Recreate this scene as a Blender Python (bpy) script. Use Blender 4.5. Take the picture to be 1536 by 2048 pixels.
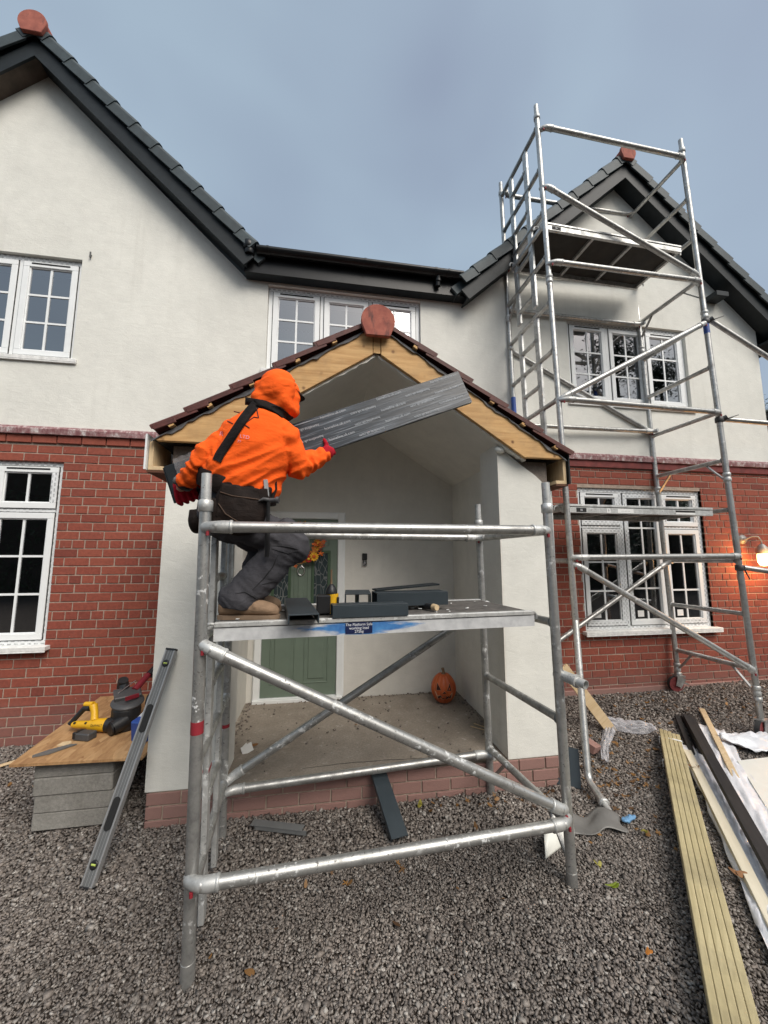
import bpy, bmesh, math, random
import numpy as np
from mathutils import Vector, Matrix, Quaternion
from mathutils.bvhtree import BVHTree
random.seed(7)
RN = np.random.default_rng(11)
for o in list(bpy.data.objects):
    bpy.data.objects.remove(o)
S = bpy.context.scene
COL = S.collection
R = math.radians

# ------------------------------------------------------------------ camera
camd = bpy.data.cameras.new('camera')
camd.sensor_fit = 'HORIZONTAL'; camd.sensor_width = 36.0
camd.lens = 36.0 * 758.643 / 1536.0
camd.clip_start = 0.05; camd.clip_end = 2000
cam = bpy.data.objects.new('camera', camd); COL.objects.link(cam)
YAW, PITCH = 0.162886, 0.120777
fw = Vector((math.sin(YAW)*math.cos(PITCH), math.cos(YAW)*math.cos(PITCH), math.sin(PITCH)))
rt = Vector((math.cos(YAW), -math.sin(YAW), 0)); up = rt.cross(fw)
mm = Matrix((rt, up, -fw)).transposed().to_4x4(); mm.translation = Vector((0, -3.9028, 1.65))
cam.matrix_world = mm
S.camera = cam

# ------------------------------------------------------------------ sky, sun, exposure
SUN_EL, SUN_AZ = R(47), R(152)          # azimuth clockwise from +y
wd = bpy.data.worlds.new('World'); S.world = wd; wd.use_nodes = True
nt = wd.node_tree; nt.nodes.clear()
def wn(t, **k):
    n = nt.nodes.new(t)
    for a, b in k.items(): setattr(n, a, b)
    return n
sky = wn('ShaderNodeTexSky', sky_type='NISHITA', sun_disc=False)
sky.sun_elevation = SUN_EL; sky.sun_rotation = SUN_AZ
sky.air_density = 1.0; sky.dust_density = 7.0; sky.ozone_density = 1.0
tc = wn('ShaderNodeTexCoord'); mp = wn('ShaderNodeMapping'); mp.inputs['Scale'].default_value = (1, 1, 1.6)
nz = wn('ShaderNodeTexNoise'); nz.inputs['Scale'].default_value = 2.0; nz.inputs['Detail'].default_value = 3; nz.inputs['Roughness'].default_value = .4
nz.inputs['Distortion'].default_value = .2
cr = wn('ShaderNodeValToRGB')
cr.color_ramp.elements[0].position = .25; cr.color_ramp.elements[0].color = (1.90, 2.26, 2.88, 1)
cr.color_ramp.elements[1].position = .68; cr.color_ramp.elements[1].color = (3.05, 3.90, 4.45, 1)
mx = wn('ShaderNodeMix', data_type='RGBA'); mx.inputs[0].default_value = .68
bg = wn('ShaderNodeBackground'); bg.inputs['Strength'].default_value = .083
ow = wn('ShaderNodeOutputWorld')
L = nt.links.new
L(tc.outputs['Generated'], mp.inputs['Vector']); L(mp.outputs['Vector'], nz.inputs['Vector'])
L(nz.outputs['Fac'], cr.inputs['Fac']); L(sky.outputs['Color'], mx.inputs[6]); L(cr.outputs['Color'], mx.inputs[7])
L(mx.outputs[2], bg.inputs['Color']); L(bg.outputs['Background'], ow.inputs['Surface'])

sd = bpy.data.lights.new('sun', 'SUN'); sd.energy = 1.35; sd.angle = R(38); sd.color = (1, .95, .88)
so = bpy.data.objects.new('sun', sd); COL.objects.link(so)
sdir = Vector((math.sin(SUN_AZ)*math.cos(SUN_EL), math.cos(SUN_AZ)*math.cos(SUN_EL), math.sin(SUN_EL)))
so.rotation_euler = sdir.to_track_quat('Z', 'Y').to_euler(); so.location = sdir*30
so.location = (4, -14, 17)
vs = S.view_settings
vs.view_transform = 'Standard'; vs.look = 'None'; vs.exposure = 1.10; vs.gamma = 1; vs.use_curve_mapping = False

# ------------------------------------------------------------------ materials
MATS = {}
class NG:
    def __init__(s, name):
        s.m = bpy.data.materials.new(name); s.m.use_nodes = True
        s.t = s.m.node_tree; s.t.nodes.clear()
        s.out = s.n('ShaderNodeOutputMaterial'); s.b = s.n('ShaderNodeBsdfPrincipled')
        s.t.links.new(s.b.outputs[0], s.out.inputs[0]); MATS[name] = s.m
        s._tc = None
    def n(s, t, **k):
        x = s.t.nodes.new(t)
        for a, b in k.items(): setattr(x, a, b)
        return x
    def l(s, a, b): s.t.links.new(a, b)
    def tc(s, kind='Object', scale=(1, 1, 1), rot=(0, 0, 0)):
        if s._tc is None: s._tc = s.n('ShaderNodeTexCoord')
        m = s.n('ShaderNodeMapping'); m.inputs['Scale'].default_value = scale; m.inputs['Rotation'].default_value = rot
        s.l(s._tc.outputs[kind], m.inputs['Vector']); return m.outputs['Vector']
    def noise(s, vec, scale, detail=4, rough=.55, dist=0):
        x = s.n('ShaderNodeTexNoise'); x.inputs['Scale'].default_value = scale; x.inputs['Detail'].default_value = detail
        x.inputs['Roughness'].default_value = rough; x.inputs['Distortion'].default_value = dist
        s.l(vec, x.inputs['Vector']); return x.outputs['Fac']
    def ramp(s, fac, stops):
        x = s.n('ShaderNodeValToRGB'); e = x.color_ramp.elements
        while len(e) < len(stops): e.new(.5)
        for i, (p, c) in enumerate(stops):
            e[i].position = p; e[i].color = (*c, 1) if not isinstance(c, (int, float)) else (c, c, c, 1)
        s.l(fac, x.inputs['Fac']); return x.outputs['Color']
    def mix(s, fac, a, b, mode='MIX'):
        x = s.n('ShaderNodeMix', data_type='RGBA', blend_type=mode)
        for v, i in ((fac, 0), (a, 6), (b, 7)):
            if hasattr(v, 'links') or hasattr(v, 'is_linked'): s.l(v, x.inputs[i])
            elif i == 0: x.inputs[0].default_value = v
            else: x.inputs[i].default_value = (*v, 1)
        return x.outputs[2]
    def math(s, op, a, b=0, clamp=False):
        x = s.n('ShaderNodeMath', operation=op); x.use_clamp = clamp
        for v, i in ((a, 0), (b, 1)):
            if hasattr(v, 'is_linked'): s.l(v, x.inputs[i])
            else: x.inputs[i].default_value = v
        return x.outputs[0]
    def bump(s, h, strength=.3, dist=.01, prev=None):
        x = s.n('ShaderNodeBump'); x.inputs['Strength'].default_value = strength; x.inputs['Distance'].default_value = dist
        s.l(h, x.inputs['Height'])
        if prev is not None: s.l(prev, x.inputs['Normal'])
        s.l(x.outputs[0], s.b.inputs['Normal']); return x.outputs[0]
    def col(s, c):
        if hasattr(c, 'is_linked'): s.l(c, s.b.inputs['Base Color'])
        else: s.b.inputs['Base Color'].default_value = (*c, 1)
    def set(s, **k):
        for a, v in k.items():
            i = s.b.inputs[a.replace('_', ' ')]
            if hasattr(v, 'is_linked'): s.l(v, i)
            else: i.default_value = v
def simple(name, c, rough=.6, metal=0., var=.18, scale=9., bump=.15, bscale=90., bdist=.003, spec=.5, rnd=0., stretch=(1, 1, 1)):
    g = NG(name); v = g.tc('Object', stretch)
    f = g.noise(v, scale, 5, .6)
    lo = tuple(x*(1-var) for x in c); hi = tuple(min(1, x*(1+var)) for x in c)
    cc = g.ramp(f, [(.3, lo), (.7, hi)])
    if rnd:
        oi = g.n('ShaderNodeObjectInfo')
        k = g.ramp(oi.outputs['Random'], [(0, 1-rnd), (1, 1+rnd*.0)])
        cc = g.mix(1, cc, k, 'MULTIPLY')
    g.col(cc); g.set(Roughness=rough, Metallic=metal)
    g.b.inputs['Specular IOR Level'].default_value = spec
    if bump: g.bump(g.noise(v, bscale, 3), bump, bdist)
    return g.m

def mk_brick(name, base, dirt):
    g = NG(name); v = g.tc('Object'); geo = g.n('ShaderNodeNewGeometry'); oi = g.n('ShaderNodeObjectInfo')
    r = g.math('FRACT', g.math('ADD', g.math('MULTIPLY', geo.outputs['Random Per Island'], 7.31), oi.outputs['Random']))
    c = g.ramp(r, [(0, tuple(x*.84 for x in base)), (.25, tuple(x*.98 for x in base)), (.55, (base[0]*1.08, base[1]*1.12, base[2]*1.08)), (.85, (base[0]*.95, base[1]*.9, base[2]*.9)), (.97, (base[0]*.84, base[1]*.8, base[2]*.82)), (1, (base[0]*.66, base[1]*.64, base[2]*.7))])
    w = g.n('ShaderNodeNewGeometry').outputs['Position']
    f = g.noise(w, 38, 6, .7)
    c = g.mix(1, c, g.ramp(f, [(.25, .68), (.75, 1.18)]), 'MULTIPLY')
    # light splashes of render and lime streaks
    f2 = g.noise(w, 55, 2, .5); big = g.noise(w, 1.3, 3, .6)
    sp = g.math('MULTIPLY', g.ramp(f2, [(.72, 0.), (.76, 1.)]), g.ramp(big, [(.45, 0.), (.65, 1.)]))
    c = g.mix(sp, c, (.55, .5, .46))
    mpv = g.n('ShaderNodeMapping'); mpv.inputs['Scale'].default_value = (9, 9, .8); g.l(w, mpv.inputs['Vector'])
    st = g.ramp(g.noise(mpv.outputs[0], 3, 4, .6), [(.6, 0.), (.8, .28)])
    c = g.mix(st, c, dirt)
    # splash-back dirt low on the wall
    sx = g.n('ShaderNodeSeparateXYZ'); g.l(w, sx.inputs[0])
    lo = g.math('ADD', sx.outputs['Z'], g.math('MULTIPLY', g.noise(w, 6, 4), .25))
    c = g.mix(g.ramp(lo, [(.36, .72), (.60, 0.)]), c, dirt)
    g.col(c); g.set(Roughness=.9); g.bump(g.noise(w, 140, 5, .7), .45, .004)
    return g.m
mk_brick('brick_red', (.268, .068, .043), (.20, .10, .085))
mk_brick('brick_plinth', (.24, .085, .066), (.30, .19, .165))
simple('mortar', (.36, .285, .23), .95, var=.25, scale=30, bump=.5, bscale=220)

def mk_render(name, c):
    g = NG(name); w = g.n('ShaderNodeNewGeometry').outputs['Position']
    f = g.noise(w, .9, 5, .6); f2 = g.noise(w, 7, 4, .6)
    cc = g.ramp(f, [(.3, tuple(x*.90 for x in c)), (.7, tuple(min(1, x*1.05) for x in c))])
    cc = g.mix(1, cc, g.ramp(f2, [(.3, .945), (.7, 1.03)]), 'MULTIPLY')
    sp = g.ramp(g.noise(w, 42, 1, .5), [(.79, 0.), (.82, .35)])
    cc = g.mix(sp, cc, (.5, .5, .48))
    mpv = g.n('ShaderNodeMapping'); mpv.inputs['Scale'].default_value = (7, 7, .45); g.l(w, mpv.inputs['Vector'])
    stk = g.math('MULTIPLY', g.ramp(g.noise(mpv.outputs[0], 1.6, 5, .6), [(.55, 0.), (.74, .15)]), g.ramp(g.noise(w, .8, 3, .5), [(.42, .1), (.6, 1.)]))
    cc = g.mix(stk, cc, (.36, .34, .29))
    tw = g.n('ShaderNodeMapping'); tw.inputs['Scale'].default_value = (1, 1, 2.2); tw.inputs['Rotation'].default_value = (0, .5, 0); g.l(w, tw.inputs['Vector'])
    g.col(cc); g.set(Roughness=.92); g.b.inputs['Specular IOR Level'].default_value = .2
    g.bump(g.noise(w, 190, 4, .7), .38, .004, g.bump(g.noise(tw.outputs[0], 11, 5, .6, .8), .20, .012))
    return g.m
mk_render('render_white', (.745, .74, .685))
mk_render('porch_white', (.74, .72, .665))

def mk_galv(name, c, rough, metal):
    g = NG(name); w = g.n('ShaderNodeNewGeometry').outputs['Position']; oi = g.n('ShaderNodeObjectInfo')
    f = g.noise(w, 14, 6, .65); f2 = g.noise(w, 60, 4, .6); f3 = g.noise(w, 4.5, 3, .5)
    cc = g.ramp(f, [(.28, tuple(x*.62 for x in c)), (.5, c), (.72, tuple(x*1.25 for x in c))])
    cc = g.mix(1, cc, g.ramp(oi.outputs['Random'], [(0, .90), (1, 1.06)]), 'MULTIPLY')
    dk = g.math('MULTIPLY', g.ramp(f2, [(.60, 0.), (.66, .8)]), g.ramp(f3, [(.42, .2), (.60, 1.)]))
    cc = g.mix(dk, cc, (.05, .045, .04))
    pt = g.math('MULTIPLY', g.ramp(g.noise(w, 34, 5, .7), [(.56, 0.), (.59, 1.)]), g.ramp(g.noise(w, 3.4, 2), [(.50, 0.), (.60, 1.)]))
    cc = g.mix(pt, cc, (.62, .63, .62))
    g.col(cc)
    g.set(Metallic=g.math('MULTIPLY', g.math('SUBTRACT', 1.0, g.math('MAXIMUM', pt, dk)), metal), Roughness=g.ramp(f, [(.3, rough+.12), (.7, rough-.06)]))
    g.bump(f2, .2, .002)
    return g.m
mk_galv('galv', (.44, .44, .425), .40, .75)
mk_galv('alloy', (.52, .525, .51), .46, .5)

g = NG('glass_pane'); g.t.nodes.remove(g.b)
fr = g.n('ShaderNodeFresnel'); fr.inputs[0].default_value = 1.75
tr = g.n('ShaderNodeBsdfTransparent'); tr.inputs[0].default_value = (.62, .66, .66, 1)
gl = g.n('ShaderNodeBsdfGlossy'); gl.inputs['Roughness'].default_value = .012; gl.inputs['Color'].default_value = (.95, .97, 1, 1)
ms = g.n('ShaderNodeMixShader'); bp = g.n('ShaderNodeBump'); bp.inputs['Strength'].default_value = .03; bp.inputs['Distance'].default_value = .02
w = g.n('ShaderNodeNewGeometry').outputs['Position']; g.l(g.noise(w, 2.2, 2), bp.inputs['Height']); g.l(bp.outputs[0], gl.inputs['Normal'])
g.l(g.math('ADD', g.math('MULTIPLY', fr.outputs[0], 1.5), .16, True), ms.inputs[0]); g.l(tr.outputs[0], ms.inputs[1]); g.l(gl.outputs[0], ms.inputs[2]); g.l(ms.outputs[0], g.out.inputs[0])

simple('upvc', (.80, .82, .82), .35, var=.03, bump=0)
simple('gap_black', (.012, .012, .012), .8, bump=0)
# protective film with rows of printed dashes
g = NG('film'); v = g.tc('Generated'); w = g.n('ShaderNodeNewGeometry').outputs['Position']
sx = g.n('ShaderNodeSeparateXYZ'); g.l(w, sx.inputs[0])
def dashes(g, a, b, la, lb):
    # little blocks: a runs along, b across
    fa = g.math('FRACT', g.math('MULTIPLY', a, 1/la)); row = g.math('FLOOR', g.math('MULTIPLY', b, 1/lb))
    fa = g.math('FRACT', g.math('ADD', fa, g.math('MULTIPLY', row, .5))); fb = g.math('FRACT', g.math('MULTIPLY', b, 1/lb))
    return g.math('MULTIPLY', g.math('LESS_THAN', fa, .58), g.math('LESS_THAN', g.math('ABSOLUTE', g.math('SUBTRACT', fb, .5)), .24))
dsh = dashes(g, sx.outputs['X'], sx.outputs['Z'], .052, .026)
br = g.math('MULTIPLY', g.ramp(g.noise(w, 120, 3, .7), [(.35, .2), (.65, 1.)]), g.ramp(g.noise(w, 7, 3, .6), [(.36, .35), (.56, 1.)]))
g.col(g.mix(g.math('MULTIPLY', dsh, br), g.ramp(g.noise(w, 16, 4), [(.3, (.66, .68, .68)), (.7, (.80, .82, .83))]), (.17, .18, .19))); g.set(Roughness=.35)
g = NG('film_upright'); w = g.n('ShaderNodeNewGeometry').outputs['Position']
sx = g.n('ShaderNodeSeparateXYZ'); g.l(w, sx.inputs[0])
dsh = dashes(g, sx.outputs['Z'], sx.outputs['X'], .052, .026)
br = g.math('MULTIPLY', g.ramp(g.noise(w, 120, 3, .7), [(.35, .2), (.65, 1.)]), g.ramp(g.noise(w, 7, 3, .6), [(.36, .35), (.56, 1.)]))
g.col(g.mix(g.math('MULTIPLY', dsh, br), g.ramp(g.noise(w, 16, 4), [(.3, (.66, .68, .68)), (.7, (.80, .82, .83))]), (.17, .18, .19))); g.set(Roughness=.35)

simple('sill_white', (.74, .74, .72), .6, var=.16, scale=22, bump=.3)
simple('trim_dark', (.0135, .018, .021), .5, var=.25, scale=12, bump=.08, spec=.25)
simple('verge_grey', (.036, .053, .060), .6, var=.22, scale=14, bump=.25, rnd=.25)
simple('gutter_black', (.008, .009, .010), .35, var=.2, bump=0, spec=.3)
simple('terracotta', (.34, .085, .058), .85, var=.28, scale=22, bump=.4)
g = NG('terracotta_end'); v = g.tc('Object'); 
f = g.noise(v, 16, 5, .65); c = g.ramp(f, [(.3, (.24, .066, .048)), (.7, (.40, .125, .085))])
mpv = g.tc('Object', (1, 1, .35)); sm = g.ramp(g.noise(mpv, 17, 3, .5), [(.58, 0.), (.70, .75)]); g.col(g.mix(sm, c, (.05, .035, .035))); g.set(Roughness=.85); g.bump(g.noise(v, 150, 4), .35, .003)
simple('tile_brown', (.10, .026, .019), .62, var=.35, scale=24, bump=.3, rnd=.3)
simple('felt', (.075, .075, .078), .7, var=.4, scale=18, bump=.5, bscale=40)
g = NG('string_paint'); w = g.n('ShaderNodeNewGeometry').outputs['Position']
mpv = g.n('ShaderNodeMapping'); mpv.inputs['Scale'].default_value = (1, 1, .5); g.l(w, mpv.inputs['Vector'])
f = g.noise(mpv.outputs[0], 26, 6, .7)
g.col(g.ramp(f, [(.40, (.19, .075, .080)), (.54, (.30, .19, .19)), (.64, (.52, .47, .46)), (.74, (.68, .65, .65))])); g.set(Roughness=.85); g.bump(f, .5, .006)
simple('band_red', (.16, .028, .024), .7, var=.3, scale=14, bump=.3)

def mk_wood(name, lo, hi, axis, knots=True, scale=1., dirt=.0, rough=.75):
    g = NG(name); sc = [14, 14, 14]; sc[axis] = 1.1
    v = g.tc('Object', tuple(sc)); f = g.noise(v, 2.4*scale, 6, .62, .6)
    c = g.ramp(f, [(.28, lo), (.5, tuple((a+b)/2 for a, b in zip(lo, hi))), (.74, hi)])
    if knots:
        vo = g.n('ShaderNodeTexVoronoi'); vo.inputs['Scale'].default_value = 9*scale; g.l(g.tc('Object', (1, 0, 1) if axis == 0 else (1, .35, 0)), vo.inputs['Vector'])
        k = g.ramp(vo.outputs['Distance'], [(.06, 1.), (.17, 0.)])
        kk = g.math('MULTIPLY', k, g.ramp(g.noise(g.tc('Object'), 3.3, 2), [(.42, 0.), (.50, 1.)]))
        c = g.mix(kk, c, (lo[0]*.35, lo[1]*.28, lo[2]*.25))
    if dirt:
        c = g.mix(g.ramp(g.noise(g.tc('Object'), 7, 5, .65), [(.45, 0.), (.75, dirt)]), c, (.09, .075, .06))
    g.col(c); g.set(Roughness=rough); g.bump(f, .25, .003)
    return g.m
mk_wood('timber_new', (.42, .22, .075), (.70, .45, .20), 0, True, 1.0, .25)
mk_wood('timber_pale', (.52, .37, .20), (.70, .55, .35), 2, False)
mk_wood('timber_green', (.31, .255, .125), (.57, .49, .285), 1, True, 1., .35)
mk_wood('timber_cream', (.60, .54, .40), (.74, .68, .54), 1, False)
mk_wood('timber_black', (.008, .007, .007), (.030, .026, .024), 1, False)
mk_wood('timber_ridge', (.07, .025, .012), (.14, .055, .025), 1, False)
# OSB board: flakes
g = NG('osb'); v = g.tc('Object')
vo = g.n('ShaderNodeTexVoronoi'); vo.inputs['Scale'].default_value = 26; g.l(g.tc('Object', (1, .35, 1), (0, 0, .7)), vo.inputs['Vector'])
f = g.noise(g.tc('Object', (10, 2, 1), (0, 0, .6)), 4, 6, .7)
c = g.mix(.5, g.ramp(vo.outputs['Color'], [(.1, (.24, .115, .045)), (.6, (.42, .235, .10)), (.95, (.56, .36, .18))]), g.ramp(f, [(.3, (.20, .095, .036)), (.7, (.52, .32, .15))]))
g.col(c); g.set(Roughness=.8); g.bump(vo.outputs['Color'], .2, .003)

def mk_conc(name, lo, hi, spots=True):
    g = NG(name); w = g.n('ShaderNodeNewGeometry').outputs['Position']
    c = g.ramp(g.noise(w, 3.2, 6, .65), [(.3, lo), (.7, hi)])
    c = g.mix(1, c, g.ramp(g.noise(w, 60, 5, .75), [(.25, .68), (.75, 1.25)]), 'MULTIPLY')
    if spots:
        c = g.mix(g.ramp(g.noise(w, 17, 5, .7), [(.60, 0.), (.70, .55)]), c, (.52, .48, .43))
        c = g.mix(g.ramp(g.noise(w, 26, 5, .7), [(.66, 0.), (.72, .6)]), c, (.10, .085, .07))
    g.col(c); g.set(Roughness=.95); g.bump(g.noise(w, 90, 6, .75), .6, .006)
    return g.m
mk_conc('concrete_floor', (.22, .185, .15), (.34, .295, .245))
mk_conc('concrete_block', (.20, .19, .17), (.30, .29, .265), False)
mk_conc('block_bare', (.16, .135, .115), (.25, .215, .185))
simple('door_green', (.145, .190, .148), .5, var=.06, bump=.05, bscale=30)
simple('door_groove', (.05, .09, .05), .6, bump=0)
g = NG('leaded_glass'); v = g.tc('Object'); vo = g.n('ShaderNodeTexVoronoi', feature='DISTANCE_TO_EDGE'); vo.inputs['Scale'].default_value = 16; g.l(g.tc('Object', (1.6, 1, .7)), vo.inputs['Vector'])
g.col(g.ramp(vo.outputs['Distance'], [(.03, (.16, .17, .17)), (.06, (.035, .05, .055))])); g.set(Roughness=.2)
simple('chrome', (.75, .75, .76), .18, 1, var=.05, bump=0)
simple('black_plastic', (.014, .014, .015), .42, var=.2, bump=.06)
simple('grey_plastic', (.06, .06, .062), .5, var=.2, bump=.06)
simple('yellow_plastic', (.72, .40, .012), .45, var=.1, bump=.05)
simple('red_plastic', (.20, .012, .022), .45, var=.15, bump=.05)
simple('red_paint', (.26, .018, .028), .6, var=.15, bump=0)
simple('blue_paper', (.02, .07, .30), .5, var=.2, bump=0)
simple('white_paper', (.75, .75, .73), .7, var=.06, bump=0)
simple('anthracite', (.030, .041, .049), .42, var=.12, scale=5, bump=.05)
simple('soffit_brown', (.085, .065, .05), .85, var=.4, scale=5, bump=.1)
simple('plywood_dark', (.030, .026, .022), .8, var=.3, bump=.2)
simple('deck_ply', (.11, .10, .09), .8, var=.45, scale=20, bump=.3)
simple('silver_level', (.34, .34, .34), .4, .4, var=.06, bump=0)
simple('level_face', (.15, .155, .155), .5, .2, var=.1, bump=0)
simple('vial', (.45, .55, .12), .2, bump=0)
simple('lead_sheet', (.17, .165, .155), .6, .25, var=.15, scale=8, bump=.15, bscale=12, bdist=.01)
simple('plastic_white', (.72, .73, .76), .28, var=.08, scale=5, bump=.4, bscale=9, bdist=.03)
simple('board_white', (.74, .74, .68), .4, var=.05, bump=0)
simple('blue_rag', (.14, .30, .50), .7, var=.25, bump=.2)
simple('wheel_red', (.16, .03, .03), .6, var=.2, bump=0)
simple('rubber', (.03, .03, .03), .8, bump=0)
simple('bark', (.06, .05, .04), .9, bump=.5, bscale=25)
simple('soil', (.060, .047, .038), .95, var=.4, scale=20, bump=.6, bscale=60, bdist=.02)
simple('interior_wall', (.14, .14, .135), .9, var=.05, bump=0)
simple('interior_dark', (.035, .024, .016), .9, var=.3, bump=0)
simple('curtain', (.30, .31, .32), .9, var=.1, bump=0)
g = NG('clear_film'); g.t.nodes.remove(g.b); tr = g.n('ShaderNodeBsdfTransparent'); tr.inputs[0].default_value = (.88, .88, .9, 1)
gl = g.n('ShaderNodeBsdfPrincipled'); gl.inputs['Base Color'].default_value = (.6, .6, .62, 1); gl.inputs['Roughness'].default_value = .15
lw = g.n('ShaderNodeLayerWeight'); lw.inputs[0].default_value = .45; ms = g.n('ShaderNodeMixShader')
g.l(g.ramp(lw.outputs['Facing'], [(.2, .16), (.9, .75)]), ms.inputs[0]); g.l(tr.outputs[0], ms.inputs[1]); g.l(gl.outputs[0], ms.inputs[2]); g.l(ms.outputs[0], g.out.inputs[0])
def mk_leaf(name, a, b):
    g = NG(name); geo = g.n('ShaderNodeNewGeometry')
    g.col(g.ramp(geo.outputs['Random Per Island'], [(0, a), (1, b)])); g.set(Roughness=.6)
    return g.m
mk_leaf('conifer_leaf', (.012, .022, .012), (.045, .065, .032))
mk_leaf('hedge_leaf', (.016, .028, .012), (.05, .075, .03))
mk_leaf('litter', (.05, .024, .010), (.26, .13, .035))
simple('leaf_green', (.26, .34, .03), .5, var=.25, scale=30, bump=.1)
simple('leaf_yellow', (.30, .27, .05), .5, var=.3, scale=30, bump=.1)
simple('leaf_brown', (.20, .09, .03), .7, var=.35, scale=30, bump=.2)
simple('leaf_orange', (.45, .16, .02), .6, var=.3, scale=30, bump=.2)
simple('petal_orange', (.65, .13, .012), .6, var=.35, scale=40, bump=.1)
simple('petal_yellow', (.75, .42, .03), .6, var=.2, scale=40, bump=.1)
simple('petal_red', (.40, .02, .015), .6, var=.3, scale=40, bump=.1)
g = NG('pumpkin_skin'); v = g.tc('Object'); g.col(g.ramp(g.noise(v, 9, 5, .6), [(.3, (.44, .072, .018)), (.7, (.62, .14, .034))])); g.set(Roughness=.45); g.bump(g.noise(v, 70, 4), .2, .003)
simple('pumpkin_rind', (.62, .35, .22), .6, var=.1, bump=0)
simple('pumpkin_inside', (.05, .012, .006), .8, bump=0)
simple('stem_brown', (.20, .13, .075), .8, bump=.3)
# stones
g = NG('gravel_stone'); geo = g.n('ShaderNodeNewGeometry')
c = g.ramp(geo.outputs['Random Per Island'], [(0, (.095, .079, .069)), (.2, (.158, .136, .120)), (.5, (.205, .178, .158)), (.72, (.24, .205, .178)), (.9, (.28, .254, .228)), (1, (.42, .39, .355))])
c = g.mix(1, c, g.ramp(g.noise(geo.outputs['Position'], 90, 4, .7), [(.25, .7), (.75, 1.25)]), 'MULTIPLY')
c = g.mix(1, c, g.ramp(g.noise(geo.outputs['Position'], .9, 4, .6), [(.32, .70), (.68, 1.14)]), 'MULTIPLY')
g.col(c); g.set(Roughness=.62); g.bump(g.noise(geo.outputs['Position'], 260, 3), .25, .002)
# clothes
def mk_cloth(name, c, scale=16, var=.12, weave=900, rough=.9, sheen=.0):
    g = NG(name); v = g.tc('Object')
    g.col(g.ramp(g.noise(v, scale, 5, .6), [(.3, tuple(x*(1-var) for x in c)), (.7, tuple(min(1, x*(1+var)) for x in c))]))
    g.set(Roughness=rough); g.b.inputs['Specular IOR Level'].default_value = .2
    g.bump(g.noise(v, weave, 2), .2, .001, g.bump(g.noise(g.tc('Object', (1, 1, 1.8)), 24, 3, .5, .8), .35, .012))
    return g.m
mk_cloth('hoodie_orange', (.97, .125, .014), 9, .06)
mk_cloth('trouser_grey', (.058, .057, .064), 14, .22)
mk_cloth('leather_brown', (.0125, .0075, .006), 18, .35, 300, .75)
mk_cloth('strap_dark', (.011, .008, .0075), 18, .3, 500, .8)
mk_cloth('glove_red', (.36, .010, .022), 30, .2, 700)
mk_cloth('boot_tan', (.25, .165, .105), 22, .2, 500, .8)
simple('boot_sole', (.19, .13, .085), .85, var=.2, bump=.2)
mk_cloth('cap_dark', (.020, .018, .017), 20, .2)
simple('skin', (.42, .22, .15), .55, var=.1, bump=.1)
simple('hair_dark', (.018, .012, .009), .8, var=.3, bump=.5, bscale=200)
simple('seam_crease_shade', (.016, .016, .018), .9, bump=0)
simple('stitch', (.055, .028, .014), .7, bump=0)
simple('print_dark', (.07, .008, .006), .7, bump=0)
simple('print_pink', (.78, .36, .42), .7, bump=0)
simple('film_ink', (.44, .47, .50), .6, bump=0)
simple('print_white', (.70, .72, .74), .6, bump=0)
simple('label_navy', (.008, .014, .06), .4, bump=0)
# wrapped fascia board: stretch film streaks along the length
g = NG('board_wrap'); v = g.tc('Object', (1.3, 1, 26)); v2 = g.tc('Object', (1.1, 1, 55), (0, .035, 0))
f = g.noise(v, 2.2, 5, .65, .5); f2 = g.noise(v2, 2.0, 4, .6, .4)
c = g.ramp(f, [(.3, (.007, .010, .013)), (.50, (.024, .031, .040)), (.62, (.065, .080, .098)), (.76, (.36, .39, .42))])
c = g.mix(g.ramp(f2, [(.60, 0.), (.70, .75)]), c, (.38, .42, .46))
g.col(c); g.set(Roughness=.35); g.bump(f, .35, .006)
# platform side: alloy with blue overspray either side of the label
g = NG('platform_side'); v = g.tc('Object'); w = g.n('ShaderNodeNewGeometry').outputs['Position']
base = g.ramp(g.noise(w, 16, 5, .6), [(.3, (.50, .51, .52)), (.7, (.72, .73, .73))])
sx = g.n('ShaderNodeSeparateXYZ'); g.l(v, sx.inputs[0])
d = g.math('ABSOLUTE', g.math('SUBTRACT', sx.outputs['X'], .70))
env = g.math('ADD', g.math('MULTIPLY', d, -2.1), 1.08)
zz = g.math('MULTIPLY', g.math('ABSOLUTE', g.math('SUBTRACT', sx.outputs['Z'], 1.318)), -14)
k = g.math('ADD', g.math('ADD', env, zz), g.math('MULTIPLY', g.math('SUBTRACT', g.noise(g.tc('Object', (2.2, 1, 14)), 4, 5, .65), .5), 1.1))
g.col(g.mix(g.ramp(k, [(.35, 0.), (.62, .95)]), base, g.ramp(g.noise(w, 25, 3), [(.3, (.015, .13, .42)), (.7, (.06, .27, .60))]))); g.set(Metallic=.25, Roughness=.45)
# lamp
g = NG('lamp_glow'); g.set(Roughness=.2); g.b.inputs['Emission Color'].default_value = (1, .52, .17, 1); g.b.inputs['Emission Strength'].default_value = 5.5; g.col((.9, .6, .3))
simple('lamp_grey', (.30, .29, .27), .5, .3, var=.15, bump=.1)
def MAT(n): return MATS[n]
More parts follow.
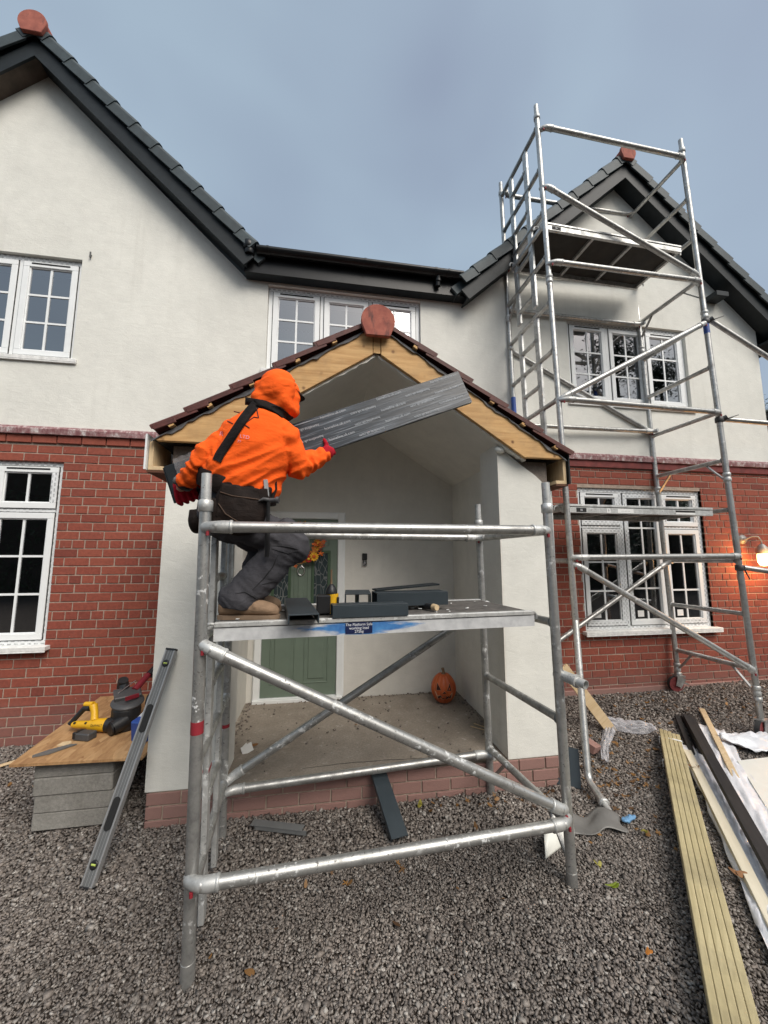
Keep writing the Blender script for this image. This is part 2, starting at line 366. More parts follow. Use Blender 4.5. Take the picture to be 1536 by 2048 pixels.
# ------------------------------------------------------------------ mesh helpers
class MB:
    def __init__(s): s.v = []; s.f = []; s.sm = []; s.mi = []
    def add(s, vs, fs, smooth=False, mi=0):
        o = len(s.v); s.v += [tuple(map(float, v)) for v in vs]
        for f in fs: s.f.append(tuple(i+o for i in f)); s.sm.append(smooth); s.mi.append(mi)
        return s
    def box(s, x0, x1, y0, y1, z0, z1, mi=0):
        v = [(x, y, z) for z in (z0, z1) for y in (y0, y1) for x in (x0, x1)]
        return s.add(v, [(0, 2, 3, 1), (4, 5, 7, 6), (0, 1, 5, 4), (2, 6, 7, 3), (0, 4, 6, 2), (1, 3, 7, 5)], False, mi)
    def obox(s, c, ax, h, mi=0):
        c = Vector(c); a = [Vector(q).normalized() for q in ax]
        v = []
        for k in (-1, 1):
            for j in (-1, 1):
                for i in (-1, 1): v.append(c + a[0]*h[0]*i + a[1]*h[1]*j + a[2]*h[2]*k)
        return s.add(v, [(0, 2, 3, 1), (4, 5, 7, 6), (0, 1, 5, 4), (2, 6, 7, 3), (0, 4, 6, 2), (1, 3, 7, 5)], False, mi)
    def beam(s, p0, p1, w, h, side=None, mi=0):
        p0 = Vector(p0); p1 = Vector(p1); d = (p1-p0)
        sd = Vector(side) if side is not None else (d.cross(Vector((0, 0, 1))) if abs(d.normalized().z) < .95 else Vector((1, 0, 0)))
        sd = (sd - d*(sd.dot(d)/d.length_squared)).normalized(); u = d.normalized().cross(sd)
        return s.obox((p0+p1)/2, (d, sd, u), (d.length/2, w/2, h/2), mi)
    def loft(s, rings, smooth=True, caps=True, closed=True, mi=0):
        n = len(rings[0]); v = [p for r in rings for p in r]; f = []
        for i in range(len(rings)-1):
            for j in range(n if closed else n-1):
                k = (j+1) % n; f.append((i*n+j, i*n+k, (i+1)*n+k, (i+1)*n+j))
        s.add(v, f, smooth, mi)
        if caps:
            s.add(rings[0], [tuple(range(n))[::-1]], False, mi); s.add(rings[-1], [tuple(range(n))], False, mi)
        return s
    def path(s, pts, r, n=12, caps=True, squash=None, mi=0):
        pts = [Vector(p) for p in pts]; rr = r if isinstance(r, (list, tuple)) else [r]*len(pts)
        rings = []; prev = None
        for i, p in enumerate(pts):
            t = (pts[min(i+1, len(pts)-1)]-pts[max(i-1, 0)]).normalized()
            if prev is None: a = t.orthogonal().normalized()
            else: a = (prev - t*prev.dot(t)).normalized()
            prev = a; b = t.cross(a); q = rr[i]; ring = []
            for k in range(n):
                an = 2*math.pi*k/n; off = a*math.cos(an)*q + b*math.sin(an)*q
                if squash is not None:
                    ax = Vector(squash[0]).normalized(); off = off - ax*off.dot(ax)*(1-squash[1])
                ring.append(p+off)
            rings.append(ring)
        return s.loft(rings, True, caps, mi=mi)
    def tube(s, p0, p1, r, n=12, r1=None, hollow=False, mi=0):
        s.path([p0, p1], [r, r if r1 is None else r1], n, not hollow, mi=mi)
        if hollow:
            p0 = Vector(p0); p1 = Vector(p1); d = (p1-p0).normalized()
            s.path([p0+d*.001, p1-d*.001][::-1], r*.86, n, False, mi=mi)
            for p in (p0, p1):
                a = d.orthogonal().normalized(); b = d.cross(a)
                o = [p+(a*math.cos(2*math.pi*k/n)+b*math.sin(2*math.pi*k/n))*r for k in range(n)]
                i_ = [p+(a*math.cos(2*math.pi*k/n)+b*math.sin(2*math.pi*k/n))*r*.86 for k in range(n)]
                s.add(o+i_, [(k, (k+1) % n, n+(k+1) % n, n+k) for k in range(n)], False, mi)
        return s
    def cap(s, p0, p1, r0, r1, n=16, m=5, squash=None):
        # capsule with round ends
        p0 = Vector(p0); p1 = Vector(p1); d = (p1-p0); d = d.normalized() if d.length > 1e-6 else Vector((0, 0, 1))
        pts = []; rs = []
        for i in range(m+1):
            a = math.pi/2*(1-i/m); pts.append(p0-d*math.sin(a)*r0); rs.append(max(1e-4, math.cos(a)*r0))
        for i in range(m+1):
            a = math.pi/2*i/m; pts.append(p1+d*math.sin(a)*r1); rs.append(max(1e-4, math.cos(a)*r1))
        return s.path(pts, rs, n, True, squash)
    def ell(s, c, ax, rad, n=20, m=12, mi=0):
        c = Vector(c); a = [Vector(q).normalized() for q in ax]; rings = []
        for i in range(m+1):
            th = math.pi*(i/m); th = min(max(th, .02), math.pi-.02); rings.append([c + a[2]*math.cos(th)*-rad[2] + a[0]*math.sin(th)*math.cos(2*math.pi*k/n)*rad[0] + a[1]*math.sin(th)*math.sin(2*math.pi*k/n)*rad[1] for k in range(n)])
        return s.loft(rings, True, True, mi=mi)
    def prism(s, poly, f, d, mi=0):
        # poly: list of 2D; f(u,v,t) -> 3D with t in (0,1)
        n = len(poly); a = [f(u, v, 0) for u, v in poly]; b = [f(u, v, 1) for u, v in poly]
        s.add(a+b, [tuple(range(n))[::-1], tuple(range(n, 2*n))] + [(i, (i+1) % n, n+(i+1) % n, n+i) for i in range(n)], False, mi)
        return s
    def xz(s, poly, y0, y1, mi=0):
        # polygon in the x,z plane (counter-clockwise from the front), extruded from y0 (front) to y1
        return s.prism(poly, lambda u, v, t: (u, y1 if t == 0 else y0, v), 0, mi)
    def lathe(s, prof, c, axis=(0, 0, 1), n=20, mi=0):
        c = Vector(c); z = Vector(axis).normalized(); a = z.orthogonal().normalized(); b = z.cross(a)
        rings = [[c+z*h+(a*math.cos(2*math.pi*k/n)+b*math.sin(2*math.pi*k/n))*max(r, 1e-4) for k in range(n)] for r, h in prof]
        return s.loft(rings, True, True, mi=mi)
    def mesh(s, name, off=(0, 0, 0)):
        me = bpy.data.meshes.new(name); o = Vector(off)
        me.from_pydata([tuple(Vector(v)-o) for v in s.v], [], s.f)
        me.polygons.foreach_set('use_smooth', s.sm); me.polygons.foreach_set('material_index', s.mi)
        me.update(); return me
def worldloc(p):
    v = Vector((0, 0, 0))
    while p is not None: v += Vector(p.location); p = p.parent
    return v
def recalc(me):
    bm = bmesh.new(); bm.from_mesh(me); bmesh.ops.remove_doubles(bm, verts=bm.verts, dist=1e-6) if False else None
    bmesh.ops.recalc_face_normals(bm, faces=bm.faces); bm.to_mesh(me); bm.free()
def build(mb, name, mats, parent=None, loc=None, bevel=0, label=None, cat=None, group=None, kind=None):
    if loc is None and parent is None:
        a = np.array(mb.v); loc = ((a[:, 0].min()+a[:, 0].max())/2, (a[:, 1].min()+a[:, 1].max())/2, a[:, 2].min())
    base = worldloc(parent) if parent is not None else Vector(loc)
    me = mb.mesh(name, base); recalc(me)
    for m in ([mats] if isinstance(mats, str) else mats): me.materials.append(MAT(m))
    o = bpy.data.objects.new(name, me); COL.objects.link(o)
    if parent is not None: o.parent = parent
    else: o.location = loc
    if bevel:
        b = o.modifiers.new('bevel', 'BEVEL'); b.width = bevel; b.segments = 1; b.limit_method = 'ANGLE'; b.angle_limit = R(40)
    tag(o, label, cat, group, kind)
    return o
def tag(o, label=None, cat=None, group=None, kind=None):
    if label: o['label'] = label
    if cat: o['category'] = cat
    if group: o['group'] = group
    if kind: o['kind'] = kind
    return o
def empty(name, loc, label, cat, group=None):
    o = bpy.data.objects.new(name, None); o.empty_display_size = .1; COL.objects.link(o); o.location = loc
    return tag(o, label, cat, group)
def text_mesh(txt, size, mat, name='text'):
    cu = bpy.data.curves.new(name, 'FONT'); cu.body = txt; cu.size = size; cu.extrude = 0; cu.align_x = 'CENTER'; cu.align_y = 'CENTER'
    to = bpy.data.objects.new(name, cu); COL.objects.link(to)
    dg = bpy.context.evaluated_depsgraph_get(); me = bpy.data.meshes.new_from_object(to.evaluated_get(dg))
    bpy.data.objects.remove(to); bpy.data.curves.remove(cu)
    v = [tuple(q.co) for q in me.vertices]; f = [tuple(p.vertices) for p in me.polygons]
    bpy.data.meshes.remove(me)
    return v, f
def text_on(mb, txt, size, org, ux, uy, lift=.0006, mi=0):
    v, f = text_mesh(txt, size, None)
    ux = Vector(ux).normalized(); uy = Vector(uy).normalized(); n = ux.cross(uy)
    mb.add([Vector(org)+ux*a+uy*b+n*lift for a, b, c in v], f, False, mi)
def lerp(a, b, t): return Vector([x+(y-x)*t for x, y in zip(a, b)])

def ground_z(x, y):
    t = min(1, max(0, (y+1.25)/1.25)); t = t*t*(3-2*t)
    zw = .075 + max(0, min(1, (x+2.7)/8.0))*.15
    if x > 5.4: zw += 0
    return zw*t + .006*math.sin(x*3.1+y*1.7) + .006*math.sin(y*4.3-x*2.2)
# ------------------------------------------------------------------ ground
def make_ground():
    xs = sorted(set([-400, -120, -40, -15, -8] + list(np.arange(-5, 8.01, .2)) + [12, 25, 60, 150, 400]))
    ys = sorted(set([-400, -120, -40, -15, -8] + list(np.arange(-5, .41, .2)) + [2, 6, 15, 40, 120, 400]))
    v = [(x, y, ground_z(x, min(y, 0.5)) - .012) for y in ys for x in xs]; n = len(xs)
    f = [(j*n+i, j*n+i+1, (j+1)*n+i+1, (j+1)*n+i) for j in range(len(ys)-1) for i in range(n-1)]
    mb = MB(); mb.add(v, f, True)
    build(mb, 'ground', 'soil', loc=(0, 0, 0), kind='structure')
make_ground()

def stones(name, pts, sizes, mat, flat=.62):
    # crushed stone: jittered six-sided lumps with sharp edges
    V = np.array([(x, y, z) for z in (-1, 1) for y in (-1, 1) for x in (-1, 1)], float)*.72
    F = np.array([(0, 2, 3), (0, 3, 1), (4, 5, 7), (4, 7, 6), (0, 1, 5), (0, 5, 4), (2, 6, 7), (2, 7, 3), (0, 4, 6), (0, 6, 2), (1, 3, 7), (1, 7, 5)])
    n = len(pts); nv = len(V)
    P = np.repeat(V[None], n, 0)+RN.uniform(-.50, .50, (n, nv, 3))
    sc = np.stack([RN.uniform(.85, 1.45, n), RN.uniform(.6, 1.0, n), RN.uniform(flat*.6, flat*1.35, n)], 1)*sizes[:, None]
    P = P*sc[:, None, :]
    a = RN.normal(0, .5, n); ca, sa = np.cos(a), np.sin(a)
    y, z = P[..., 1].copy(), P[..., 2].copy(); P[..., 1] = y*ca[:, None]-z*sa[:, None]; P[..., 2] = y*sa[:, None]+z*ca[:, None]
    a = RN.uniform(0, 6.283, n); ca, sa = np.cos(a), np.sin(a)
    x, y = P[..., 0].copy(), P[..., 1].copy(); P[..., 0] = x*ca[:, None]-y*sa[:, None]; P[..., 1] = x*sa[:, None]+y*ca[:, None]
    P += pts[:, None, :]
    me = bpy.data.meshes.new(name); vv = P.reshape(-1, 3).astype(np.float32)
    ff = (F[None]+(np.arange(n)*nv)[:, None, None]).reshape(-1, 3).astype(np.int32)
    me.vertices.add(len(vv)); me.vertices.foreach_set('co', vv.ravel())
    me.loops.add(ff.size); me.loops.foreach_set('vertex_index', ff.ravel())
    me.polygons.add(len(ff)); me.polygons.foreach_set('loop_start', np.arange(0, ff.size, 3, dtype=np.int32))
    me.polygons.foreach_set('loop_total', np.full(len(ff), 3, np.int32)); me.update(calc_edges=True); me.validate()
    me.materials.append(MAT(mat)); o = bpy.data.objects.new(name, me); COL.objects.link(o); o['kind'] = 'stuff'
    return o
def in_plinth(x, y): return (x > -1.06) & (x < 1.82) & (y > -1.16)
def make_gravel():
    out = []; 
    step = .0113
    for layer in range(2):
        y = -3.05
        while y < -.01:
            d = y+3.95; xl, xr = -1.13*d-.28, 1.48*d+.35
            xr = min(xr, 6.0); k = step*(1. if d < 2.35 else 1.36)*(1 if layer == 0 else 1.5)
            n = int((xr-xl)/k); x = xl + (np.arange(n)+RN.uniform(-.5, .5, n))*k
            yy = y + RN.uniform(-.5, .5, n)*k
            m = ~in_plinth(x, yy) & (yy < -.012) & ~((x > 5.75) & (yy > 0)); x, yy = x[m], yy[m]
            z = np.array([ground_z(a, b) for a, b in zip(x, yy)])
            s = RN.gamma(16, 1, len(x))/16*.0063*(1. if d < 2.35 else 1.34)
            z = z + s*.25 + RN.uniform(-.004, .005, len(x)) - layer*.004
            # thinner, dirtier bank of soil by the right hand wall
            keep = ~((x > 2.6) & (yy > -.55) & (RN.uniform(0, 1, len(x)) < .30))
            out.append(np.column_stack([x, yy, z, s])[keep]); y += k
    n = 260; d = RN.uniform(1.0, 3.4, n); x = RN.uniform(-1.05, 1.3, n)*d; y = d-3.95; m = ~in_plinth(x, y) & (y < -.05)
    x, y = x[m], y[m]; s = RN.uniform(.0095, .0175, len(x)); z = np.array([ground_z(a, b) for a, b in zip(x, y)])+s*.35
    out.append(np.column_stack([x, y, z, s])); a = np.vstack(out)
    stones('gravel', a[:, :3], a[:, 3], 'gravel_stone')
make_gravel()

def leaf_poly(size, lobes=5, jag=.35):
    n = lobes*4; pts = []
    if lobes == 3:      # plain pointed oval leaf
        for i in range(16):
            a = 2*math.pi*i/16; c = math.cos(a); pts.append((size*c*1.05, size*.50*math.sin(a)*(1-.35*c)*random.uniform(.9, 1.1)))
        return pts
    for i in range(n):
        a = 2*math.pi*i/n; r = size*(.62+.38*math.cos(lobes*a))*(1+.25*math.cos(a))*random.uniform(1-jag*.4, 1+jag*.4)
        pts.append((r*math.cos(a), r*math.sin(a)))
    return pts
def add_leaf(mb, c, size, tilt=.3, lobes=5):
    pts = leaf_poly(size, lobes); q = Quaternion((random.uniform(-1, 1), random.uniform(-1, 1), 0), tilt) if tilt else Quaternion()
    q = q @ Quaternion((0, 0, 1), random.uniform(0, 6.28)); cu = random.uniform(2, 9)
    v = [Vector((0, 0, 0))]+[Vector((x, y, cu*(x*x-y*y*.5))) for x, y in pts]
    v = [Vector(c)+q @ p for p in v]; n = len(pts)
    mb.add(v, [(0, 1+i, 1+(i+1) % n) for i in range(n)], True)
def make_litter():
    mb = MB()
    spots = [(2.0, -1.15, .45, 60), (2.3, -1.2, .35, 40), (1.0, -1.25, .35, 26), (3.4, -.35, .9, 90), (4.4, -.4, .8, 70), (2.6, -.9, .6, 50), (1.9, -1.6, .5, 22), (1.5, -1.32, .18, 26), (2.6, -1.6, .4, 16), (.2, -1.9, .8, 14), (-1.9, -.6, .7, 10), (3.3, -1.0, .4, 20)]
    for cx, cy, sp, n in spots:
        for i in range(n):
            x = random.gauss(cx, sp*.5); y = random.gauss(cy, sp*.3)
            if in_plinth(np.array([x]), np.array([y]))[0] or y > -.03: continue
            add_leaf(mb, (x, y, ground_z(x, y)+.016), random.uniform(.008, .024), random.uniform(.1, .7), random.choice((3, 5)))
    build(mb, 'leaf_litter', 'litter', loc=(0, 0, 0), kind='stuff')
make_litter()

# ------------------------------------------------------------------ house
HS = empty('house', (2.3, .2, 0), 'two storey house with white rendered upper walls, red brick below and two dark gables', 'house')
def cells(mb, xs, zs, holes, y0, y1):
    for i in range(len(xs)-1):
        for j in range(len(zs)-1):
            cx, cz = (xs[i]+xs[i+1])/2, (zs[j]+zs[j+1])/2
            if any(a < cx < b and c < cz < d for a, b, c, d in holes): continue
            mb.box(xs[i], xs[i+1], y0, y1, zs[j], zs[j+1])
OPEN = dict(UL=(-4.05, -2.405, 3.545, 4.60), C=(-.615, 1.06, 3.60, 4.56), UR=(2.895, 4.57, 3.50, 4.56), LL=(-4.05, -2.39, .885, 2.545), LR=(2.905, 4.575, .845, 2.465))
# rendered upper wall
mb = MB()
for xa, xb, keys in ((-6.5, -1.045, ['UL']), (-1.045, 1.80, ['C']), (1.80, 5.69, ['UR'])):
    hs = [OPEN[k] for k in keys]; xs = sorted({xa, xb} | {q for h in hs for q in h[:2]}); z0 = 2.86 if xa != -1.045 else 3.57
    zs = sorted({z0, 4.60} | {min(4.6, q) for h in hs for q in h[2:]})
    cells(mb, xs, zs, hs, -.012, .30)
mb.xz([(-1.045, 2.47), (.385, 3.40), (.385, 3.57), (-1.045, 3.57)], -.012, .02)
mb.xz([(.385, 3.40), (1.80, 2.47), (1.80, 3.57), (.385, 3.57)], -.012, .02)
mb.xz([(-4.95, 4.6), (-.84, 4.6), (-2.90, 6.62)], -.012, .30)
mb.xz([(1.62, 4.6), (5.69, 4.6), (5.69, 4.70), (3.70, 6.50)], -.012, .30)
mb.box(5.44, 5.69, .301, 7, 0, 4.6)
build(mb, 'rendered_wall', 'render_white', HS)
# mortar backing of the brick storey
for xa, xb, k in ((-6.5, -1.045, 'LL'), (1.80, 5.685, 'LR')):
    mb = MB(); h = OPEN[k]; cells(mb, sorted({xa, xb, h[0], h[1]}), sorted({-.3, 2.86, h[2], h[3]}), [h], .0025, .30)
    build(mb, 'brick_backing', 'mortar', HS)
# bricks in garden wall bond: three courses of stretchers, one of headers
CP, SP, JT = .0799, .2080, .0102
def brick_field(x0, x1, z0, z1, zh, holes, sy, seedx=0.):
    out = []; j0 = int(math.floor((z0-zh)/CP)); j1 = int(math.ceil((z1-zh)/CP))
    for j in range(j0, j1):
        za, zb = zh+j*CP+JT/2, zh+(j+1)*CP-JT/2
        if zb < z0+.02 or za > z1-.02: continue
        za, zb = max(za, z0), min(zb, z1)
        hd = (j % 4 == 0); p = SP/2 if hd else SP
        off = seedx + (SP*.25 if hd else (0 if (j % 4) % 2 else SP/2))
        i = math.floor((x0-off)/p); x = off+i*p
        while x < x1:
            spans = [(max(x0, x+JT/2), min(x1, x+p-JT/2))]
            for a, b, c, d in holes:
                if zb <= c+.015 or za >= d-.015: continue
                ns = []
                for s, e in spans:
                    if e <= a or s >= b: ns.append((s, e)); continue
                    if s < a: ns.append((s, a))
                    if e > b: ns.append((b, e))
                spans = ns
            for s, e in spans:
                if e-s > .025: out.append((s, e, za, zb))
            x += p
    return out
def brick_mesh(mb, s, e, za, zb, y=-.003, dep=.05, jit=0):
    # chamfered front arris
    c = .0028; j = [random.uniform(-jit, jit) for _ in range(8)]
    fr = [(s+c+j[0], y, za+c+j[1]), (e-c+j[2], y, za+c+j[3]), (e-c+j[4], y, zb-c+j[5]), (s+c+j[6], y, zb-c+j[7])]
    ri = [(s, y+c, za), (e, y+c, za), (e, y+c, zb), (s, y+c, zb)]; bk = [(a, y+dep, b) for a, _, b in ri]
    mb.add(fr+ri+bk, [(0, 1, 2, 3)] + [(4+i, 4+(i+1) % 4, (i+1) % 4, i) for i in range(4)] + [(8+i, 8+(i+1) % 4, 4+(i+1) % 4, 4+i) for i in range(4)])
CAMP = Vector((0, -3.9028, 1.65))
def px(P):
    q = Vector(P)-CAMP; z = q.dot(fw); return (768+758.64*q.dot(rt)/z, 1024-758.64*q.dot(up)/z, z)
BR = [(b, 0) for b in brick_field(-3.7, -1.05, .0, 2.705, .457, [OPEN['LL']], 0, .085)] + [(b, 1) for b in brick_field(1.86, 5.685, .12, 2.69, .427, [OPEN['LR']], 0, .03)]
BR += [((x, min(x+SP-JT, -1.05), 2.713, 2.786), 2) for x in np.arange(-3.7, -1.1, SP)]
def bscore(b):
    (s, e, za, zb), w = b; x, y, z = px(((s+e)/2, 0, (za+zb)/2))
    if x < 4 or x > 1534 or y > 1500: return -1
    if 300 < x < 345 and y < 1500 and w == 0 and x > 332-(y-960)*.06: return -1
    return (e-s)*(zb-za)/z/z
BR.sort(key=bscore, reverse=True)
shared = {}
rest = MB()
for i, ((s, e, za, zb), w) in enumerate(BR):
    y = -.0035 if w < 2 else -.020
    if i < 285 and bscore(BR[i]) > 0:
        key = (round(e-s, 3), round(zb-za, 3), w == 2)
        if key not in shared:
            mb = MB(); L_, H_ = e-s, zb-za; brick_mesh(mb, -L_/2, L_/2, -H_/2, H_/2, 0); me = mb.mesh('brick'); recalc(me); me.materials.append(MAT('brick_red')); shared[key] = me
        o = bpy.data.objects.new('brick', shared[key]); COL.objects.link(o); o.parent = HS
        o.location = Vector(((s+e)/2, y+random.uniform(-.0022, .0018), (za+zb)/2+random.uniform(-.001, .001)))-Vector(HS.location)
        o.rotation_euler = (random.gauss(0, .008), random.gauss(0, .004), random.gauss(0, .006))
    else: brick_mesh(rest, s, e, za, zb, y+random.uniform(-.002, .0018), jit=.0012)
build(rest, 'brickwork', 'brick_red', HS, kind='stuff')
# plinth render at the foot of the right wall, string course, painted band
mb = MB(); mb.box(1.86, 5.70, -.022, .01, -.1, .235); build(mb, 'plinth_band', 'brick_plinth', HS, bevel=.006)
for xa, xb in ((-6.5, -1.05), (1.86, 5.72)):
    mb = MB(); n = 60; rows = []
    for i in range(n+1):
        x = xa+(xb-xa)*i/n; r = lambda: random.uniform(-.004, .004)
        rows.append([(x, .02, 2.789), (x, -.046+r(), 2.789+r()*.5), (x, -.050+r(), 2.835+r()), (x, -.034+r(), 2.862+r()), (x, -.010, 2.872), (x, .02, 2.872)])
    mb.loft(rows, False, True); build(mb, 'string_course', 'string_paint', HS)
mb = MB(); mb.box(1.86, 5.70, -.026, .02, 2.705, 2.787); build(mb, 'painted_band', 'band_red', HS, bevel=.004)

# windows
def room(o, mat, depth=3.2):
    x0, x1, z0, z1 = o; x0 -= .5; x1 += .5; z0 -= .9; z1 += .12
    mb = MB(); y0, y1 = .31, .31+depth
    v = [(x, y, z) for z in (z0, z1) for y in (y0, y1) for x in (x0, x1)]
    mb.add(v, [(0, 2, 3, 1), (4, 5, 7, 6), (2, 6, 7, 3), (0, 4, 6, 2), (1, 3, 7, 5)])
    return build(mb, 'room_interior', mat, HS)
def window(op, sashes, taped, upper):
    x0, x1, z0, z1 = op; t = 'film' if taped else 'upvc'; tu = 'film_upright' if taped else 'upvc'
    fy = .030
    mb = MB()
    mb.box(x0, x1, fy+.03, .11, z0, z0+.06, 1); mb.box(x0, x1, fy+.03, .11, z1-.06, z1, 1)   # carcass, set back
    for xa, xb in ((x0, x0+.05), (x1-.05, x1)): mb.box(xa, xb, fy+.032, .108, z0+.06, z1-.06, 1)
    cols = sorted({(s['x'][0], s['x'][1]) for s in sashes})
    rimb = min(s['z'][0] for s in sashes); rimt = max(s['z'][1] for s in sashes)
    mb.box(x0+.004, x1-.004, fy, .062, rimt+.003, z1-.004, 2); mb.box(x0+.004, x1-.004, fy, .062, z0+.004, rimb-.003, 0)
    ed = [x0+.004]+[q for c in cols for q in c]+[x1-.004]
    for k in range(0, len(ed), 2): mb.box(ed[k] + (.003 if k else 0), ed[k+1] - (.003 if k < len(ed)-2 else 0), fy+.001, .062, rimb-.003, rimt+.003, 3)
    for s_ in sashes:
        for q_ in sashes:
            if s_['x'] == q_['x'] and s_['z'][1] < q_['z'][0]: mb.box(s_['x'][0]+.003, s_['x'][1]-.003, fy, .062, s_['z'][1]+.003, q_['z'][0]-.003, 0)
    f = build(mb, 'window', [t, 'upvc', 'film' if (taped or upper) else t, tu], HS)
    for s in sashes:
        (xa, xb), (za, zb) = s['x'], s['z']
        k = s.get('fix')
        mb = MB(); mb.box(xa-.003, xb+.003, fy+.004, .05, za-.003, zb+.003); gk = build(mb, 'gap_shade_strip', 'gap_black', f) if False else None
        w = .056; yf = fy-.012; mb = MB(); ft = s.get('film', '')
        mi = lambda ch: 1 if ch in ft else 0
        g_ = .0035
        mb.box(xa+g_, xb-g_, yf, .055, za+g_, za+w, 1 if 'b' in ft else 0); mb.box(xa+g_, xb-g_, yf, .055, zb-w, zb-g_, 1 if 't' in ft else 0)
        mb.box(xa+g_, xa+w, yf+.0004, .055, za+w, zb-w, 2 if 'l' in ft else 0); mb.box(xb-w, xb-g_, yf+.0004, .055, za+w, zb-w, 2 if 'r' in ft else 0)
        # chamfered beads
        b = .010
        for a, c, d, e in ((xa+w, xb-w, za+w, za+w+b), (xa+w, xb-w, zb-w-b, zb-w), (xa+w, xa+w+b, za+w+b, zb-w-b), (xb-w-b, xb-w, za+w+b, zb-w-b)): mb.box(a, c, yf+.012, .055, d, e, 0)
        build(mb, 'sash', ['upvc', 'film', 'film_upright'], f, bevel=.0025)
        mb = MB(); e = .0035
        for a, c, d, q in ((xa-e, xa+e, za-e, zb+e), (xb-e, xb+e, za-e, zb+e), (xa+e, xb-e, za-e, za+e), (xa+e, xb-e, zb-e, zb+e)): mb.box(a, c, fy-.002, .05, d, q)
        build(mb, 'gap_shade_strip', 'gap_black', f)  # black strips stand in for the shade in the gap round the sash
        mb = MB(); gx0, gx1, gz0, gz1 = xa+w+.004, xb-w-.004, za+w+.004, zb-w-.004
        mb.add([(gx0, .042, gz0), (gx1, .042, gz0), (gx1, .042, gz1), (gx0, .042, gz1)], [(0, 1, 2, 3)])
        build(mb, 'pane', 'glass_pane', f)
        mb = MB(); bw = .0095
        for i in range(1, s['c']):
            x = gx0+(gx1-gx0)*i/s['c']; mb.box(x-bw, x+bw, .034, .041, gz0, gz1)
        zz = s.get('bars') or [gz0+(gz1-gz0)*i/s['r'] for i in range(1, s['r'])]
        for z in zz:
            xs = [gx0]+[gx0+(gx1-gx0)*i/s['c'] for i in range(1, s['c'])]+[gx1]
            for i in range(len(xs)-1): mb.box(xs[i]+(bw if i else 0), xs[i+1]-(bw if i < len(xs)-2 else 0), .0345, .0405, z-bw, z+bw)
        if mb.v: build(mb, 'glazing_bar', 'upvc', f)
        if s.get('vent'):
            mb = MB(); mb.box(xa+.075, xb-.075, yf-.003, yf+.002, zb-.030, zb-.016); build(mb, 'trickle_vent', 'gap_black', f)
        if s.get('note'):
            mb = MB(); mb.box(gx0+.05, gx0+.13, .0405, .0415, gz0+.03, gz0+.10); build(mb, 'sticker', 'white_paper', f)
    if not upper or True:
        mb = MB(); ex = .045
        mb.box(x0-ex, x1+ex, -.075 if not upper else -.035, fy+.002, z0-.035, z0+.004); mb.box(x0-ex, x1+ex, -.075 if not upper else -.035, -.06 if not upper else -.022, z0-.048, z0-.035)
        build(mb, 'sill', 'sill_white', f, bevel=.004)
    return f
def three(xs, z, **k): return [dict(x=x, z=z, c=2, r=3, vent=(i != 1), **k) for i, x in enumerate(xs)]
window(OPEN['UL'], three([(-4.01, -3.51), (-3.46, -2.975), (-2.935, -2.449)], (3.575, 4.55)), False, True)
window(OPEN['C'], three([(-.567, -.065), (-.025, .472), (.513, 1.013)], (3.645, 4.508)), False, True)
window(OPEN['UR'], three([(2.943, 3.435), (3.484, 3.966), (4.012, 4.519)], (3.541, 4.503)), False, True)
lw = [(-4.01, -3.51), (-3.46, -2.975), (-2.935, -2.433)]
window(OPEN['LL'], [dict(x=lw[0], z=(.929, 2.065), c=2, r=3), dict(x=lw[0], z=(2.10, 2.495), c=2, r=1), dict(x=lw[1], z=(.929, 2.495), c=2, r=4), dict(x=lw[2], z=(.929, 2.065), c=2, r=3), dict(x=lw[2], z=(2.10, 2.495), c=2, r=1, vent=1, film='r')], True, False)
rw = [(2.949, 3.452), (3.502, 3.99), (4.031, 4.521)]
window(OPEN['LR'], [dict(x=rw[0], z=(.889, 1.992), c=2, r=3, film='tbr', note=1), dict(x=rw[0], z=(2.025, 2.414), c=2, r=1, film='rb', vent=1), dict(x=rw[1], z=(.889, 2.414), c=2, r=4, film='tl', note=1), dict(x=rw[2], z=(.889, 1.992), c=2, r=3, film='b', note=1), dict(x=rw[2], z=(2.025, 2.414), c=2, r=1, film='rl', vent=1)], True, False)
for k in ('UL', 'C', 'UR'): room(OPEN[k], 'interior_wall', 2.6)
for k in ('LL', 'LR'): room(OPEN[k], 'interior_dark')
# curtains behind the middle upstairs window
mb = MB(); rows = []
for i in range(60):
    x = -.60+.60*i/59; rows.append([(x, .22+.022*math.sin(i*1.3)+.01*math.sin(i*.5), 3.45), (x, .22+.022*math.sin(i*1.3+.3), 4.2)])
mb.loft(rows, True, False, False); build(mb, 'curtain', 'curtain', HS)

